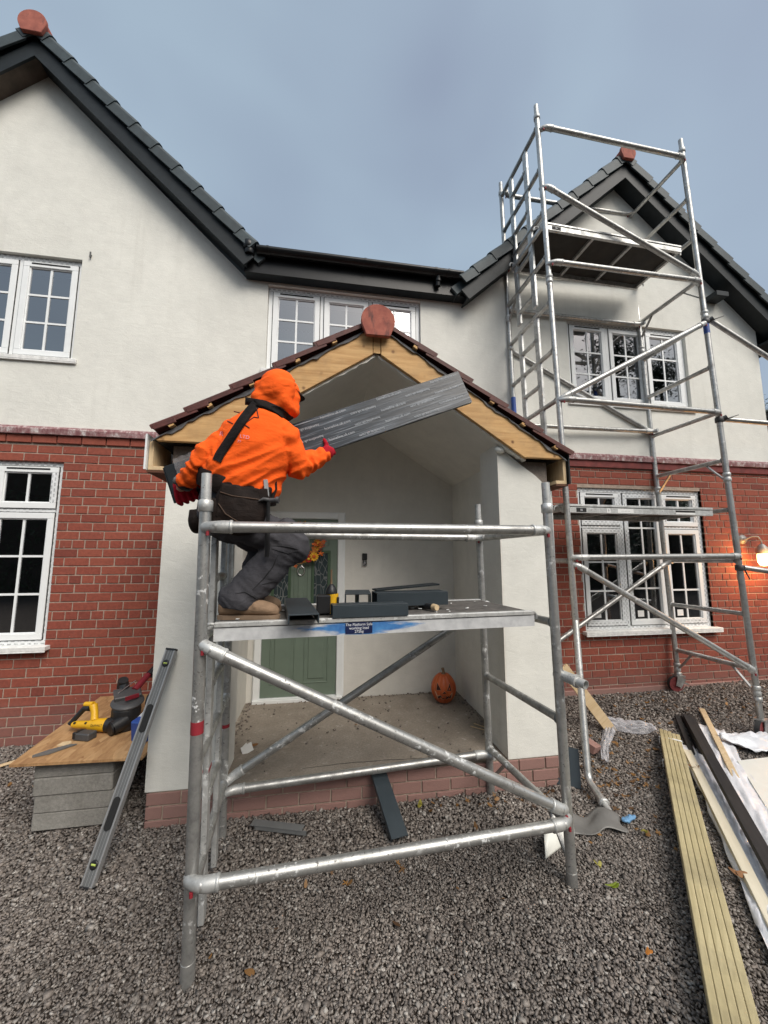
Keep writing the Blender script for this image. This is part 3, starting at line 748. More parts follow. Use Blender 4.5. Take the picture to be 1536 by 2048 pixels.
# gables: barge boards, verge caps, soffits, ridge ends, roof slabs
def ridge_end(parent, x, z, r, y, ln=1.2):
    poly = [(r*math.cos(a), r*math.sin(a)) for a in np.linspace(R(-22), R(202), 22)]
    poly += [(-r*.70, -r*.95), (r*.70, -r*.95)]
    mb = MB(); mb.xz([(x+u, z+v) for u, v in poly], y, y+.035); e = build(mb, 'ridge_end_cap', 'terracotta_end', parent, bevel=.004)
    mb = MB(); ring = []
    for yy in (y+.036, y+ln):
        a = [(x+r*.93*math.cos(t), yy, z-.012+r*.93*math.sin(t)) for t in np.linspace(R(-20), R(200), 16)]
        b = [(x+r*.80*math.cos(t), yy, z-.012+r*.80*math.sin(t)) for t in np.linspace(R(200), R(-20), 16)]
        ring.append(a+b)
    mb.loft(ring, False, True); build(mb, 'ridge_tile', 'terracotta', parent)
def gable(xa, zb, al, lens, soff_mat, cap_r):
    ca, sa = math.cos(al), math.sin(al)
    for sgn, ln in ((-1, lens[0]), (1, lens[1])):
        P = lambda s_, n, y: (xa+sgn*(ca*s_+sa*n), y, zb-sa*s_+ca*n)
        th = math.tan(al)*0
        def seg(mb, s0, s1, n0, n1, y0, y1, m0=None):
            # mitre at the apex: s starts where x = xa
            f = lambda s_, n: s_ if s_ > 0 else -n*math.tan(al)
            v = [P(f(s, n), n, y) for s in (s0, s1) for n in (n0, n1) for y in (y0, y1)]
            mb.add(v, [(0, 1, 3, 2), (4, 6, 7, 5), (0, 2, 6, 4), (1, 5, 7, 3), (0, 4, 5, 1), (2, 3, 7, 6)])
        mb = MB(); seg(mb, 0, ln, 0, .132, -.205, -.183); build(mb, 'barge_board', 'trim_dark' if sgn > 0 or xa < 0 else 'trim_dark', HS)
        mb = MB(); seg(mb, 0, ln, .02, .035, -.182, -.013); build(mb, 'soffit_board', soff_mat if sgn < 0 else 'trim_dark', HS)
        mb = MB(); seg(mb, 0, ln+.05, .135, .235, -.17, 3.6); build(mb, 'roof_slab', 'verge_grey', HS)
        n = int(ln/.291)+2
        prof = [(-.245, .134), (-.248, .225), (-.236, .250), (-.20, .262), (-.02, .262), (-.02, .244), (-.21, .241), (-.228, .21), (-.226, .134)]
        for i in range(n):
            s0 = -.043+(i-1)*.291; s0 = max(s0, -.17); s1 = min(-.043+i*.291+.014, ln-.07)
            if s1-s0 < .05: continue
            rg = []
            for s_, up_, out in ((s0, 0, 0), (s1, .015, -.008)):
                rg.append([P(s_, q+up_, y+out*(1 if y < -.05 else 0)) for y, q in prof])
            mb = MB(); mb.loft(rg, False, True); build(mb, 'verge_cap', 'verge_grey', HS, bevel=.002)
    ridge_end(HS, xa, zb+.285, cap_r, -.285, 2.5)
gable(-2.895, 6.585, R(43.8), (3.0, 2.86), 'soffit_brown', .125)
gable(3.70, 6.425, R(41.9), (2.86, 3.0), 'trim_dark', .105)
# eaves of the middle: fascia, soffit, gutter
mb = MB(); mb.box(-.84, 1.60, -.135, -.112, 4.585, 4.845); build(mb, 'fascia', 'gutter_black', HS)
mb = MB(); mb.box(-.84, 1.60, -.111, -.013, 4.587, 4.600); build(mb, 'soffit_board', 'trim_dark', HS)
mb = MB(); rg = []
for x in (-.71, 1.50):
    a = [(x, -.195+.058*math.cos(t), 4.805+.058*math.sin(t)) for t in np.linspace(R(180), R(360), 10)]
    b = [(x, -.195+.052*math.cos(t), 4.805+.052*math.sin(t)) for t in np.linspace(R(360), R(180), 10)]
    rg.append(a+b)
mb.loft(rg, True, True); gt = build(mb, 'gutter', 'gutter_black', HS)
for x in (-.60, .40, 1.18, 1.33):
    mb = MB(); ring = []
    for xx in (x-.012, x+.012):
        ring.append([(xx, -.195+.064*math.cos(t), 4.805+.064*math.sin(t)) for t in np.linspace(R(180), R(360), 10)]+[(xx, -.195+.059*math.cos(t), 4.805+.059*math.sin(t)) for t in np.linspace(R(360), R(180), 10)])
    mb.loft(ring, True, True); mb.box(x-.012, x+.012, -.137, -.1355, 4.75, 4.81); build(mb, 'gutter_bracket', 'gutter_black', gt)
mb = MB(); mb.tube((1.22, -.185, 4.76), (1.22, -.165, 4.65), .030); mb.tube((1.22, -.18, 4.72), (1.22, -.178, 4.695), .036); build(mb, 'gutter_outlet', 'gutter_black', gt)
mb = MB(); mb.tube((-.71, -.195, 4.805), (-.60, -.195, 4.805), .030); mb.lathe([(.05, 0), (.062, .02), (.062, .075), (.045, .09)], (-.79, -.20, 4.775), (0, 0, 1), 14); mb.lathe([(.045, 0), (.052, .02), (.05, .05)], (-.785, -.195, 4.73), (0, 0, 1), 12); build(mb, 'gutter_end', 'gutter_black', gt)
mb = MB(); mb.add([(-.83, -.13, 4.845), (1.59, -.13, 4.845), (1.59, 3.6, 6.9), (-.83, 3.6, 6.9), (-.83, -.11, 4.80), (1.59, -.11, 4.80), (1.59, 3.6, 6.8), (-.83, 3.6, 6.8)], [(0, 1, 2, 3), (7, 6, 5, 4), (0, 4, 5, 1)]); build(mb, 'roof_slab', 'verge_grey', HS)
# boxed eaves at the right corner
mb = MB(); mb.box(5.69, 6.02, -.17, .9, 4.44, 4.47); mb.box(5.98, 6.03, -.17, .9, 4.47, 4.66); build(mb, 'eaves_box', 'trim_dark', HS)
mb = MB(); mb.xz([(5.70, 4.475), (5.96, 4.475), (5.96, 4.60)], -.15, -.12); build(mb, 'eaves_end', 'sill_white', HS)
mb = MB(); mb.beam((4.92, -.10, 5.02), (5.10, -.10, 5.02), .16, .06); build(mb, 'soffit_bracket', 'trim_dark', HS)
mb = MB(); mb.tube((-2.33, -.012, 4.66), (-2.33, -.03, 4.62), .006); mb.tube((-2.33, -.03, 4.68), (-2.33, -.03, 4.62), .007); build(mb, 'wall_hook', 'grey_plastic', HS)
# front door
DY = .28
dr = None
mb = MB()
mb.box(-.655, -.59, DY-.03, DY+.06, .215, 2.135); mb.box(.178, .243, DY-.03, DY+.06, .215, 2.135); mb.box(-.59, .178, DY-.03, DY+.06, 2.072, 2.135); mb.box(-.655, .243, DY-.06, DY+.06, .20, .235)
mb.box(-.668, .256, DY-.004, DY+.01, .215, 2.148)
fr_ = build(mb, 'door_frame', 'upvc', HS, bevel=.004)
mb = MB(); mb.box(-.586, .174, DY-.012, DY+.03, .245, 2.066)
def panel(mb, x0, x1, z0, z1, y):
    mb.box(x0, x1, y-.006, y, z0, z1)
dr = build(mb, 'front_door', 'door_green', HS, bevel=.003)
cxd = -.206
for (x0, x1, z0, z1) in ((-.50, -.25, .37, .92), (-.16, .09, .37, .92), (-.50, -.25, 1.78, 1.97), (-.16, .09, 1.78, 1.97), (-.28, -.13, 1.05, 1.66)):
    mb = MB(); y = DY-.012
    for a, b, c, d in ((x0, x1, z0, z0+.012), (x0, x1, z1-.012, z1), (x0, x0+.012, z0+.012, z1-.012), (x1-.012, x1, z0+.012, z1-.012)): mb.box(a, b, y-.007, y, c, d)
    mb.box(x0+.045, x1-.045, y-.009, y, z0+.045, z1-.045)
    build(mb, 'door_panel', 'door_green', dr, bevel=.004)
for x0, x1 in ((-.51, -.31), (-.10, .10)):
    mb = MB(); y = DY-.012
    for a, b, c, d in ((x0, x1, 1.02, 1.05), (x0, x1, 1.70, 1.73), (x0, x0+.03, 1.05, 1.70), (x1-.03, x1, 1.05, 1.70)): mb.box(a, b, y-.012, y, c, d)
    build(mb, 'glazing_frame', 'door_groove', dr, bevel=.004)
    mb = MB(); mb.box(x0+.03, x1-.03, y-.003, y, 1.05, 1.70); build(mb, 'leaded_pane', 'leaded_glass', dr)
mb = MB(); mb.path([(cxd+.035*math.cos(a), DY-.035, 1.515+.045*math.sin(a)) for a in np.linspace(0, 6.283, 20)], .006, 8); mb.ell((cxd, DY-.025, 1.56), ((1, 0, 0), (0, 1, 0), (0, 0, 1)), (.022, .015, .022)); build(mb, 'door_knocker', 'chrome', dr)

# ------------------------------------------------------------------ porch
PX = .385; PH = empty('porch', (PX, -1.14, 0), 'white open porch with half built gable roof of brown tiles over the green door', 'porch')
CE = lambda x: 3.19-.645*abs(x-PX)
FZ = .2
def wallx(mb, xa, xb, ya, yb, z0=FZ, dz=0): mb.xz([(xa, z0), (xb, z0), (xb, CE(xb)+dz), (xa, CE(xa)+dz)], ya, yb)
# bare block core of the front piers
for s in (-1, 1):
    a, b = PX+s*.995, PX+s*1.43; xa, xb = min(a, b), max(a, b)
    mb = MB(); mb.xz([(xa+.012, FZ), (xb-.012, FZ), (xb-.012, min(2.43, CE(xb)+.16)), (xa+.012, 2.43)], -1.125, -.83); build(mb, 'block_core', 'block_bare', PH, bevel=.006)
    # render coat, ragged sloping top edge
    pts = []
    for i in range(15):
        t = i/14; d = .995+.435*t; z = 2.548-.80*max(0, d-.995)+random.uniform(-.008, .008); pts.append((PX+s*d, z))
    ring = [(PX+s*.995, FZ), (PX+s*1.43, FZ)]
    poly = [(PX+s*.995, FZ), (PX+s*1.43, FZ)]+pts[::-1]
    if s < 0: poly = poly[::-1]
    mb = MB(); mb.xz(poly, -1.142, -1.1255); build(mb, 'render_face', 'render_white', PH)
    mb = MB(); wallx(mb, min(PX+s*.983, PX+s*.9975), max(PX+s*.983, PX+s*.9975), -1.1415, -.81); mb.box(min(PX+s*.998, PX+s*1.1), max(PX+s*.998, PX+s*1.1), -.8285, -.81, FZ, 2.45); build(mb, 'pier_return', 'porch_white', PH)
    mb = MB(); wallx(mb, min(PX+s*1.105, PX+s*1.42), max(PX+s*1.105, PX+s*1.42), -.809, .30); build(mb, 'side_wall', 'porch_white', PH)
    mb = MB(); xo = PX+s*1.43; mb.box(min(xo, xo+s*.012), max(xo, xo+s*.012), -1.14, -.013, FZ, 2.16); build(mb, 'outer_render', 'render_white', PH)
# back wall around the door
mb = MB()
for poly in ([(-.72, FZ), (-.668, FZ), (-.668, CE(-.668)), (-.72, CE(-.72))], [(-.668, 2.148), (.256, 2.148), (.256, CE(.256)), (-.668, CE(-.668))], [(.256, FZ), (PX, FZ), (PX, CE(PX)), (.256, CE(.256))], [(PX, FZ), (1.49, FZ), (1.49, CE(1.49)), (PX, CE(PX))]):
    mb.xz(poly, DY, DY+.1)
build(mb, 'back_wall', 'porch_white', PH)
# sloping ceiling
for s in (-1, 1):
    mb = MB(); xs = (PX, PX+s*1.20)
    v = [(x, y, CE(x)+k) for k in (0, .012) for y in (-1.19, .30) for x in xs]
    mb.add(v, [(0, 1, 3, 2), (4, 6, 7, 5), (0, 4, 5, 1), (2, 3, 7, 6), (0, 2, 6, 4), (1, 5, 7, 3)]); build(mb, 'ceiling', 'porch_white', PH)
    # torn plaster edge
    mb = MB(); ru, rl = [], []
    for i in range(40):
        d = .012+1.13*i/39; x = PX+s*d
        rl.append((x, -1.205-random.uniform(0, .008), CE(x)-random.uniform(.012, .026))); ru.append((x, -1.204, CE(x)+random.uniform(.0, .012)))
    mb.loft([rl, ru, [(x, -1.16, z) for x, y, z in ru], [(x, -1.16, z) for x, y, z in rl], rl], False, False, False); build(mb, 'plaster_edge', 'render_white', PH)
mb = MB(); mb.tube((.17, -.35, CE(.17)), (.17, -.35, CE(.17)-.05), .012); build(mb, 'ceiling_cable', 'gap_black', PH)
# floor and brick plinth
mb = MB(); n = 40; rows = []
for i in range(n+1):
    x = -.72+2.21*i/n
    rows.append([(x, -1.138+random.uniform(-.006, .004) if abs(x-PX) < .98 else -.82, FZ+random.uniform(-.003, .003)), (x, -.8, FZ+random.uniform(-.004, .004)), (x, -.3, FZ+random.uniform(-.004, .005)), (x, .275, FZ+.004)])
mb.loft(rows, True, False, False); mb.box(-.60, 1.375, -1.132, .28, .05, FZ-.012); build(mb, 'floor_slab', 'concrete_floor', PH)
mb = MB(); mb.box(-1.03, 1.80, -1.137, -.8, -.2, FZ-.006); mb.box(-1.03, -.75, -.8, -.03, -.2, FZ-.006); mb.box(1.52, 1.80, -.8, -.03, -.2, FZ-.006); build(mb, 'plinth_backing', 'mortar', PH)
mb = None; shared2 = {}
pb = []
for k in range(3):
    z0 = FZ-.004-(k+1)*CP; off = -1.045-(SP/2 if k % 2 else 0); x = off
    while x < 1.80:
        s_, e_ = max(x, -1.045), min(x+SP-JT, 1.806)
        if e_-s_ > .03: pb.append((s_, e_, z0+JT/2, z0+CP-JT/2))
        x += SP
for s_, e_, za, zb in pb:
    key = round(e_-s_, 3)
    if key not in shared2:
        mb = MB(); brick_mesh(mb, -(e_-s_)/2, (e_-s_)/2, -(zb-za)/2, (zb-za)/2, 0, .08); me = mb.mesh('brick'); recalc(me); me.materials.append(MAT('brick_plinth')); shared2[key] = me
    o = bpy.data.objects.new('brick', shared2[key]); COL.objects.link(o); o.parent = PH
    o.location = Vector(((s_+e_)/2, -1.146+random.uniform(-.003, .002), (za+zb)/2))-Vector(PH.location)
# gable timbers
for s in (-1, 1):
    T = lambda d: 3.405-.65*d
    B = lambda d: 3.195-.65*d
    poly = [(PX+s*.032, B(.032)), (PX+s*1.165, 2.43), (PX+s*1.485, 2.43), (PX+s*1.495, T(1.495)+.005), (PX+s*.032, T(.032))]
    if s < 0: poly = poly[::-1]
    mb = MB(); mb.xz(poly, -1.235, -1.198); build(mb, 'gable_rafter', 'timber_new', PH, bevel=.002)
    # felt strip, ragged, over the rafter
    mb = MB(); a, b, c = [], [], []
    for i in range(46):
        d = .05+1.47*i/45; w_ = random.uniform(-.010, .010)+.008*math.sin(i*.9)
        a.append((PX+s*d, -1.243-random.uniform(0, .008), T(d)-.012+w_)); b.append((PX+s*d, -1.232, T(d)+.016)); c.append((PX+s*d, -.02, T(d)+.016))
    mb.loft([a, b, c], True, False, False); build(mb, 'roofing_felt', 'felt', PH)
    # tiles: courses lapped up the slope, three columns back from the verge
    al = math.atan(.65); ca, sa = math.cos(al), math.sin(al)
    pit = .285/ca
    for k in range(5):
        s_low = (.15+.285*(k+1))/ca if k < 5 else 0
        s_up = s_low-pit-.075; s_low = min(s_low, (1.545 if s > 0 else 1.49)/ca)
        s_up = max(s_up, .06)
        for cidx in range(4):
            yf = -1.262+cidx*.30; yb = yf+.312
            P = lambda t, n, y: (PX+s*(ca*t+sa*n), y, 3.435-sa*t+ca*n)
            rg = []
            for y, lift in ((yf, .0), (yf+.022, .016), (yf+.07, .018), (yf+.10, .0), (yf+.20, 0), (yf+.23, .016), (yf+.275, .018), (yb, .0)):
                rg.append([P(s_up, .000+lift, y), P(s_low, .034+lift, y), P(s_low, .064+lift, y), P(s_up, .028+lift, y)])
            mb = MB(); mb.loft(rg, False, True); build(mb, 'roof_tile', 'tile_brown', PH, bevel=.0015)
        # verge hook end of the tile and the batten end below it
        mb = MB(); dlow = s_low*ca
        mb.beam(P(s_low-.16, .020, -1.258), P(s_low-.012, .040, -1.258), .014, .036, (0, 1, 0)); build(mb, 'tile_nib', 'tile_brown', PH, bevel=.004)
        mb = MB(); mb.obox(P(s_low-.10-.07*random.random(), .004, -1.06), ((0, 1, 0), (ca, 0, -sa*s), (sa*s, 0, ca)), (.20, .018, .009)); build(mb, 'batten', 'timber_new', PH)
    # eaves: white fascia board, timber blocking, dark soffit
    xo = PX+s*1.545
    mb = MB(); mb.box(min(xo, xo+s*.012), max(xo, xo+s*.012), -1.225, -.02, 2.235, 2.475); build(mb, 'eaves_fascia', 'upvc' if s < 0 else 'trim_dark', PH)
    for k, (u0, u1, z0, z1) in enumerate(((1.512, 1.54, 2.26, 2.44), (1.445, 1.54, 2.235, 2.262))):
        mb = MB(); a, b = PX+s*u0, PX+s*u1; mb.box(min(a, b), max(a, b), -1.20, -.9, z0, z1); build(mb, 'eaves_blocking', 'timber_pale', PH, bevel=.002)
    mb = MB(); a, b = PX+s*1.44, PX+s*1.545; mb.box(min(a, b), max(a, b), -1.205, -.02, 2.218, 2.232); build(mb, 'eaves_soffit', 'timber_ridge', PH)
mb = MB(); mb.box(PX-.028, PX+.028, -1.222, -.02, 3.215, 3.37); build(mb, 'ridge_board', 'timber_ridge', PH)
mb = MB(); mb.box(PX-.027, PX+.027, -1.230, -1.2255, 3.185, 3.36); build(mb, 'ridge_block', 'timber_new', PH)
mb = MB(); mb.ell((1.38, -1.16, 2.50), ((1, 0, -.2), (0, 1, 0), (.2, 0, 1)), (.045, .03, .026), 10, 6); build(mb, 'foam_lump', 'board_white', PH)
ridge_end(PH, PX, 3.41, .128, -1.30, 1.27)
# small rubbish and a crack on the porch floor
mb = MB(); pts = [(x, -1.02+.012*math.sin(x*5)+random.uniform(-.004, .004), FZ+.0035) for x in np.linspace(-.1, 1.0, 24)]
for i in range(23): mb.beam(pts[i], pts[i+1], random.uniform(.001, .004), .001)
build(mb, 'floor_crack', 'gap_black', PH)
# ------------------------------------------------------------------ scaffold towers
RS = .0254
class Tower:
    def __init__(s, org, ang, L_, W_, lean):
        s.o = Vector((*org, 0)); s.d = Vector((math.cos(ang), math.sin(ang), 0)); s.n = Vector((-s.d.y, s.d.x, 0)); s.L = L_; s.W = W_; s.l = lean
    def __call__(s, u, w, z): return s.o + s.d*(u+s.l[0]*z) + s.n*(w+s.l[1]*z) + Vector((0, 0, z))
    def dirv(s, a, b, c): return s.d*a+s.n*b+Vector((0, 0, c))
def standard(T, par, u, w, z0, z1, joints=(), spig=True, foot=None):
    mb = MB(); top = z1-.13 if spig else z1
    mb.tube(T(u, w, z0), T(u, w, top), RS, 16)
    o = build(mb, 'standard', 'galv', par)
    if spig:
        mb = MB(); mb.tube(T(u, w, top-.004), T(u, w, z1), .0222, 16); mb.lathe([(.023, 0), (.0315, .003), (.0315, .05), (.026, .055)], T(u, w, top-.045), T(u, w, 1)-T(u, w, 0), 16)
        p = T(u, w, top-.02); nn = -T.n; mb.tube(p+nn*.030, p+nn*.0325, .006, 8)
        build(mb, 'spigot', 'alloy', o)
    for z in joints:
        mb = MB(); mb.lathe([(.026, 0), (.032, .004), (.032, .035), (.028, .04), (.028, .055), (.033, .06), (.033, .085), (.026, .09)], T(u, w, z), T(u, w, 1)-T(u, w, 0), 16); build(mb, 'joint_collar', 'alloy', o)
    return o
def rail(T, par, p0, p1, name='ledger', r=RS, hooks=True, mat='galv'):
    # p in tower coordinates (u,w,z); ends carry cast snap hooks
    a, b = T(*p0), T(*p1); d = (b-a).normalized()
    mb = MB(); mb.tube(a+d*.045, b-d*.045, r, 16); o = build(mb, name, mat, par)
    if hooks:
        for q, dd in ((a, d), (b, -d)):
            mb = MB(); out = T.n*(1 if (p0[1]+p1[1])/2 < T.W/2 else -1)
            pts = [q+dd*.115, q+dd*.075, q+dd*.045+out*.003, q+dd*.018+out*.016, q-dd*.004+out*.034, q-dd*.010+out*.056]
            mb.path(pts, [.0285, .0292, .027, .025, .024, .021], 12); mb.lathe([(.0275, 0), (.031, .002), (.031, .012), (.0275, .014)], q+dd*.10, dd, 16)
            c = build(mb, 'snap_hook', 'alloy', o)
            mb = MB(); mb.tube(q+dd*.012-Vector((0, 0, .020)), q+dd*.012-Vector((0, 0, .038)), .0075, 8); build(mb, 'hook_trigger', 'red_paint', o)
    return o
def rung(T, par, p0, p1, r=.0225, mat='galv'):
    a, b = T(*p0), T(*p1); mb = MB(); mb.tube(a, b, r, 14)
    d = (b-a).normalized()
    for q, dd in ((a, d), (b, -d)): mb.lathe([(.029, 0), (.027, .008), (.0228, .014)], q+dd*.022, dd, 14)
    return build(mb, 'rung', mat, par)
def knee(T, par, p0, p1):
    mb = MB(); mb.beam(T(*p0), T(*p1), .024, .012); return build(mb, 'knee_brace', 'galv', par)
def stile(T, par, u, w, z0, z1):
    mb = MB(); a, b = T(u, w, z0), T(u, w, z1); mb.beam(a, b, .068, .026, T.n)
    k = z0+.10
    return build(mb, 'ladder_stile', 'alloy', par, bevel=.003)
def tape(T, par, u, w, z, h, r=.0262):
    mb = MB(); mb.tube(T(u, w, z), T(u, w, z+h), r, 16); return build(mb, 'red_tape', 'red_paint', par)

# near, low tower
TA = Tower((-.485, -2.103), R(4.75), 1.775, .80, (-.017, 0.0))
tA = empty('scaffold_tower', TA(TA.L/2, TA.W/2, 0), 'low single lift scaffold tower standing in front of the porch, nearest to the viewer', 'scaffold')
zt = 2.05
sNL = standard(TA, tA, 0, 0, -.02, 2.03); sNR = standard(TA, tA, TA.L, 0, -.02, 2.075); sBR = standard(TA, tA, TA.L, TA.W, -.02, 2.06); sBL = standard(TA, tA, 0, TA.W, -.02, 2.0)
for s_, u, w in ((sNL, 0, 0), (sNR, TA.L, 0), (sBR, TA.L, TA.W), (sBL, 0, TA.W)):
    mb = MB(); mb.tube(TA(u, w, -.03), TA(u, w, .075), .0275, 16); build(mb, 'foot_plug', 'grey_plastic' if False else 'galv', s_)
tape(TA, sNL, 0, 0, .92, .05); tape(TA, sBL, 0, TA.W, .62, .02)
for z in (.30, .80, 1.30, 1.80): rung(TA, tA, (TA.L, 0, z), (TA.L, TA.W, z))
s1, s2 = .235, .53
st1 = stile(TA, tA, .004, s1, .025, 1.80); st2 = stile(TA, tA, .004, s2, .05, 1.80)
mb = MB(); mb.beam(TA(.004, s1, .66), TA(.004, s1, .675), .064, .028, TA.n); build(mb, 'red_tape', 'red_paint', st1)
for z in (.30, .80, 1.30, 1.80): rung(TA, tA, (0, 0, z), (0, TA.W, z))
for z in (.05+.5, 1.05, 1.55): rung(TA, tA, (0, s1, z), (0, s2, z))
# front and back guardrails, ledgers, diagonals
rail(TA, tA, (.01, -.052, 1.785), (TA.L-.03, -.052, 1.80))
rail(TA, tA, (.02, TA.W-.05, 1.80), (TA.L-.02, TA.W-.05, 1.80))
rail(TA, tA, (.0, -.052, .375), (TA.L-.02, -.052, .335))
rail(TA, tA, (.01, TA.W+.0, .255), (TA.L+.0, TA.W+.0, .262))
rail(TA, tA, (.005, -.030, 1.285), (TA.L-.025, -.040, .375), 'diagonal_brace')
rail(TA, tA, (.01, TA.W+.02, .30), (TA.L-.02, TA.W+.01, 1.265), 'diagonal_brace')
knee(TA, tA, (TA.L, TA.W-.22, .30), (TA.L, TA.W-.02, .10)); knee(TA, tA, (TA.L, .16, .30), (TA.L, .02, .12))
# loose stub of tube clipped on the right end
a = TA(TA.L+.01, .03, 1.03); b = a+Vector((.055, -.165, -.015))
mb = MB(); mb.tube(a, lerp(a, b, .72), .0275, 14); mb.tube(lerp(a, b, .66), lerp(a, b, .74), .033, 14); mb.tube(lerp(a, b, .72), b, .0225, 14, hollow=True); build(mb, 'stub_tube', 'alloy', tA)

def platform(T, u0, u1, w0, w1, zt, label, side='alloy', text=False, sz=.075):
    P = empty('scaffold_platform', T((u0+u1)/2, (w0+w1)/2, zt-.08), label, 'platform', 'scaffold platforms')
    def fbox(mb, ua, ub, wa, wb, za, zb):
        v = [T(u, w, z) for z in (za, zb) for w in (wa, wb) for u in (ua, ub)]
        mb.add(v, [(0, 2, 3, 1), (4, 5, 7, 6), (0, 1, 5, 4), (2, 6, 7, 3), (0, 4, 6, 2), (1, 3, 7, 5)])
    mb = MB(); fbox(mb, u0+.01, u1-.01, w0+.034, w1-.034, zt-.014, zt-.002); build(mb, 'deck', 'deck_ply', P)
    mb = MB(); fbox(mb, u0+.012, u1-.012, w0+.036, w1-.036, zt-.026, zt-.0145); build(mb, 'deck_underside', 'plywood_dark', P)
    # side rails: flanged channel
    sr = []
    for wa, wb, front in ((w0, w0+.03, True), (w1-.03, w1, False)):
        mb = MB(); fbox(mb, u0, u1, wa, wb, zt-sz, zt-.022); o = build(mb, 'side_rail', side if front else 'alloy', P, bevel=.002); sr.append(o)
        mb = MB(); fbox(mb, u0, u1, wa-.006 if front else wa, wb if front else wb+.006, zt-.018, zt+.004); build(mb, 'top_lip', 'alloy', P, bevel=.003)
    for ua in (u0-.004, u1-.026):
        mb = MB(); fbox(mb, ua, ua+.03, w0+.031, w1-.031, zt-.06, zt-.027); build(mb, 'end_beam', 'alloy', P)
        for w in (w0+.06, w1-.06):
            mb = MB(); c = T(ua-.02 if ua < (u0+u1)/2 else ua+.05, w, zt-.04); mb.path([c+T.dirv(.03*math.cos(t), 0, .03*math.sin(t)) for t in np.linspace(R(-20), R(200), 9)], .008, 8); build(mb, 'deck_hook', 'alloy', P)
    for uu in (u0+(u1-u0)*.36, u0+(u1-u0)*.64):
        mb = MB(); fbox(mb, uu, uu+.03, w0+.031, w1-.031, zt-.055, zt-.0265); build(mb, 'cross_beam', 'alloy', P)
    return P, sr
pA, sr = platform(TA, .045, TA.L-.10, .035, .66, 1.36, 'dusty scaffold platform carrying grey trims, with a blue sprayed side and load label', 'alloy', sz=.078)
# repaint of the front rail with overspray lives in its material (object coordinates run along the rail)
f_ = sr[0]; f_.data.materials.clear(); f_.data.materials.append(MAT('platform_side'))
# give the rail its own local frame so that X runs along it
bpy.context.view_layer.update()
def reframe(o, org, T):
    M_ = Matrix((T.d, T.n, Vector((0, 0, 1)))).transposed().to_4x4(); M_.translation = Vector(org)
    wm = Matrix.Translation(worldloc(o)); o.data.transform(M_.inverted() @ wm); o.matrix_basis = Matrix.Translation(-worldloc(o.parent)) @ M_
reframe(f_, (TA.o.x, TA.o.y, 0), TA)
for md in list(f_.modifiers): f_.modifiers.remove(md)
# safe-load label
mb = MB(); lab0 = TA(.70, .0335, 1.314); hw, hh = .066, .026
ux = (TA(1, 0, 1.3)-TA(0, 0, 1.3)).normalized(); uz = Vector((0, 0, 1)); nn = ux.cross(uz)
mb.obox(lab0+nn*.001, (ux, uz, nn), (hw, hh, .0008))
lb = build(mb, 'load_label', 'label_navy', f_ if False else pA)
mb = MB()
for i, t in enumerate(('The Platform Safe', 'working load', '275kg')): text_on(mb, t, .0185, lab0+nn*.0019+uz*(.016-.0165*i), ux, uz)
build(mb, 'label_text', 'print_white', lb)

# tall tower behind on the right
TB = Tower((2.164, -.902), .02, 1.80, .778, (-.005, .021))
tB = empty('scaffold_tower', TB(TB.L/2, TB.W/2, 0), 'tall aluminium scaffold tower on castors against the right gable of the house', 'scaffold')
sFR = standard(TB, tB, TB.L, 0, .16, 6.36, (.40, 2.40, 4.15)); sBRr = standard(TB, tB, TB.L, TB.W, .22, 6.33, (.40, 2.40, 4.20)); sBLr = standard(TB, tB, 0, TB.W, .05, 6.29, (2.40, 4.40)); sFL = standard(TB, tB, 0, 0, 1.05, 6.36, (2.40, 4.30))
mb = MB(); mb.tube(TB(TB.L, 0, 3.98), TB(TB.L, 0, 4.10), .0262, 16); build(mb, 'blue_sticker', 'blue_paper', sFR)
mb = MB(); mb.tube(TB(0, TB.W, 3.2), TB(0, TB.W, 3.47), .0262, 16); build(mb, 'blue_tape', 'blue_paper', sBLr)
mb = MB(); mb.tube(TB(0, 0, 2.30), TB(0, 0, 2.40), .0262, 16); build(mb, 'blue_sticker', 'blue_paper', sFL)
# front left foot runs forward as a cranked stabiliser leg
p0 = TB(0, 0, 1.12); p1 = Vector((1.915, -1.255, .075)); p2 = Vector((1.868, -1.47, .045)); dk = (p1-p0).normalized()
mb = MB(); mb.path([p0, lerp(p0, p1, .5), p1-dk*.05, p1-dk*.02+Vector((0, -.004, 0)), p1+(p2-p1).normalized()*.03, lerp(p1, p2, .5), p2], RS, 16); lg = build(mb, 'stabiliser_leg', 'galv', tB)
mb = MB(); d2 = (p2-p1).normalized(); mb.lathe([(.027, 0), (.034, .003), (.034, .02), (.027, .023)], p2-d2*.02, d2, 14); mb.tube(p2, p2+d2*.09, .019, 14); build(mb, 'leg_spigot', 'alloy', lg)
zr = [.63+.497*k for k in range(12)]
for z in zr:
    rung(TB, tB, (TB.L, 0, z), (TB.L, TB.W, z))
for z in zr[2:]: rung(TB, tB, (0, 0, z), (0, TB.W, z))
b1, b2 = .25, .55
for za, zb in ((4.22, 6.10), (2.1, 4.14)):
    stile(TB, tB, 0, b1, za, zb); stile(TB, tB, 0, b2, za, zb)
for z in zr[3:-1]: rung(TB, tB, (0, b1, z+.248), (0, b2, z+.248))
for (a, b) in (((.02, -.05, 6.045), (1.775, -.05, 6.06)), ((0, -.05, 4.50), (1.76, -.05, 4.545)), ((.01, -.05, 3.10), (1.78, -.05, 3.095)), ((.01, -.05, 1.655), (1.78, -.05, 1.67))): rail(TB, tB, a, b)
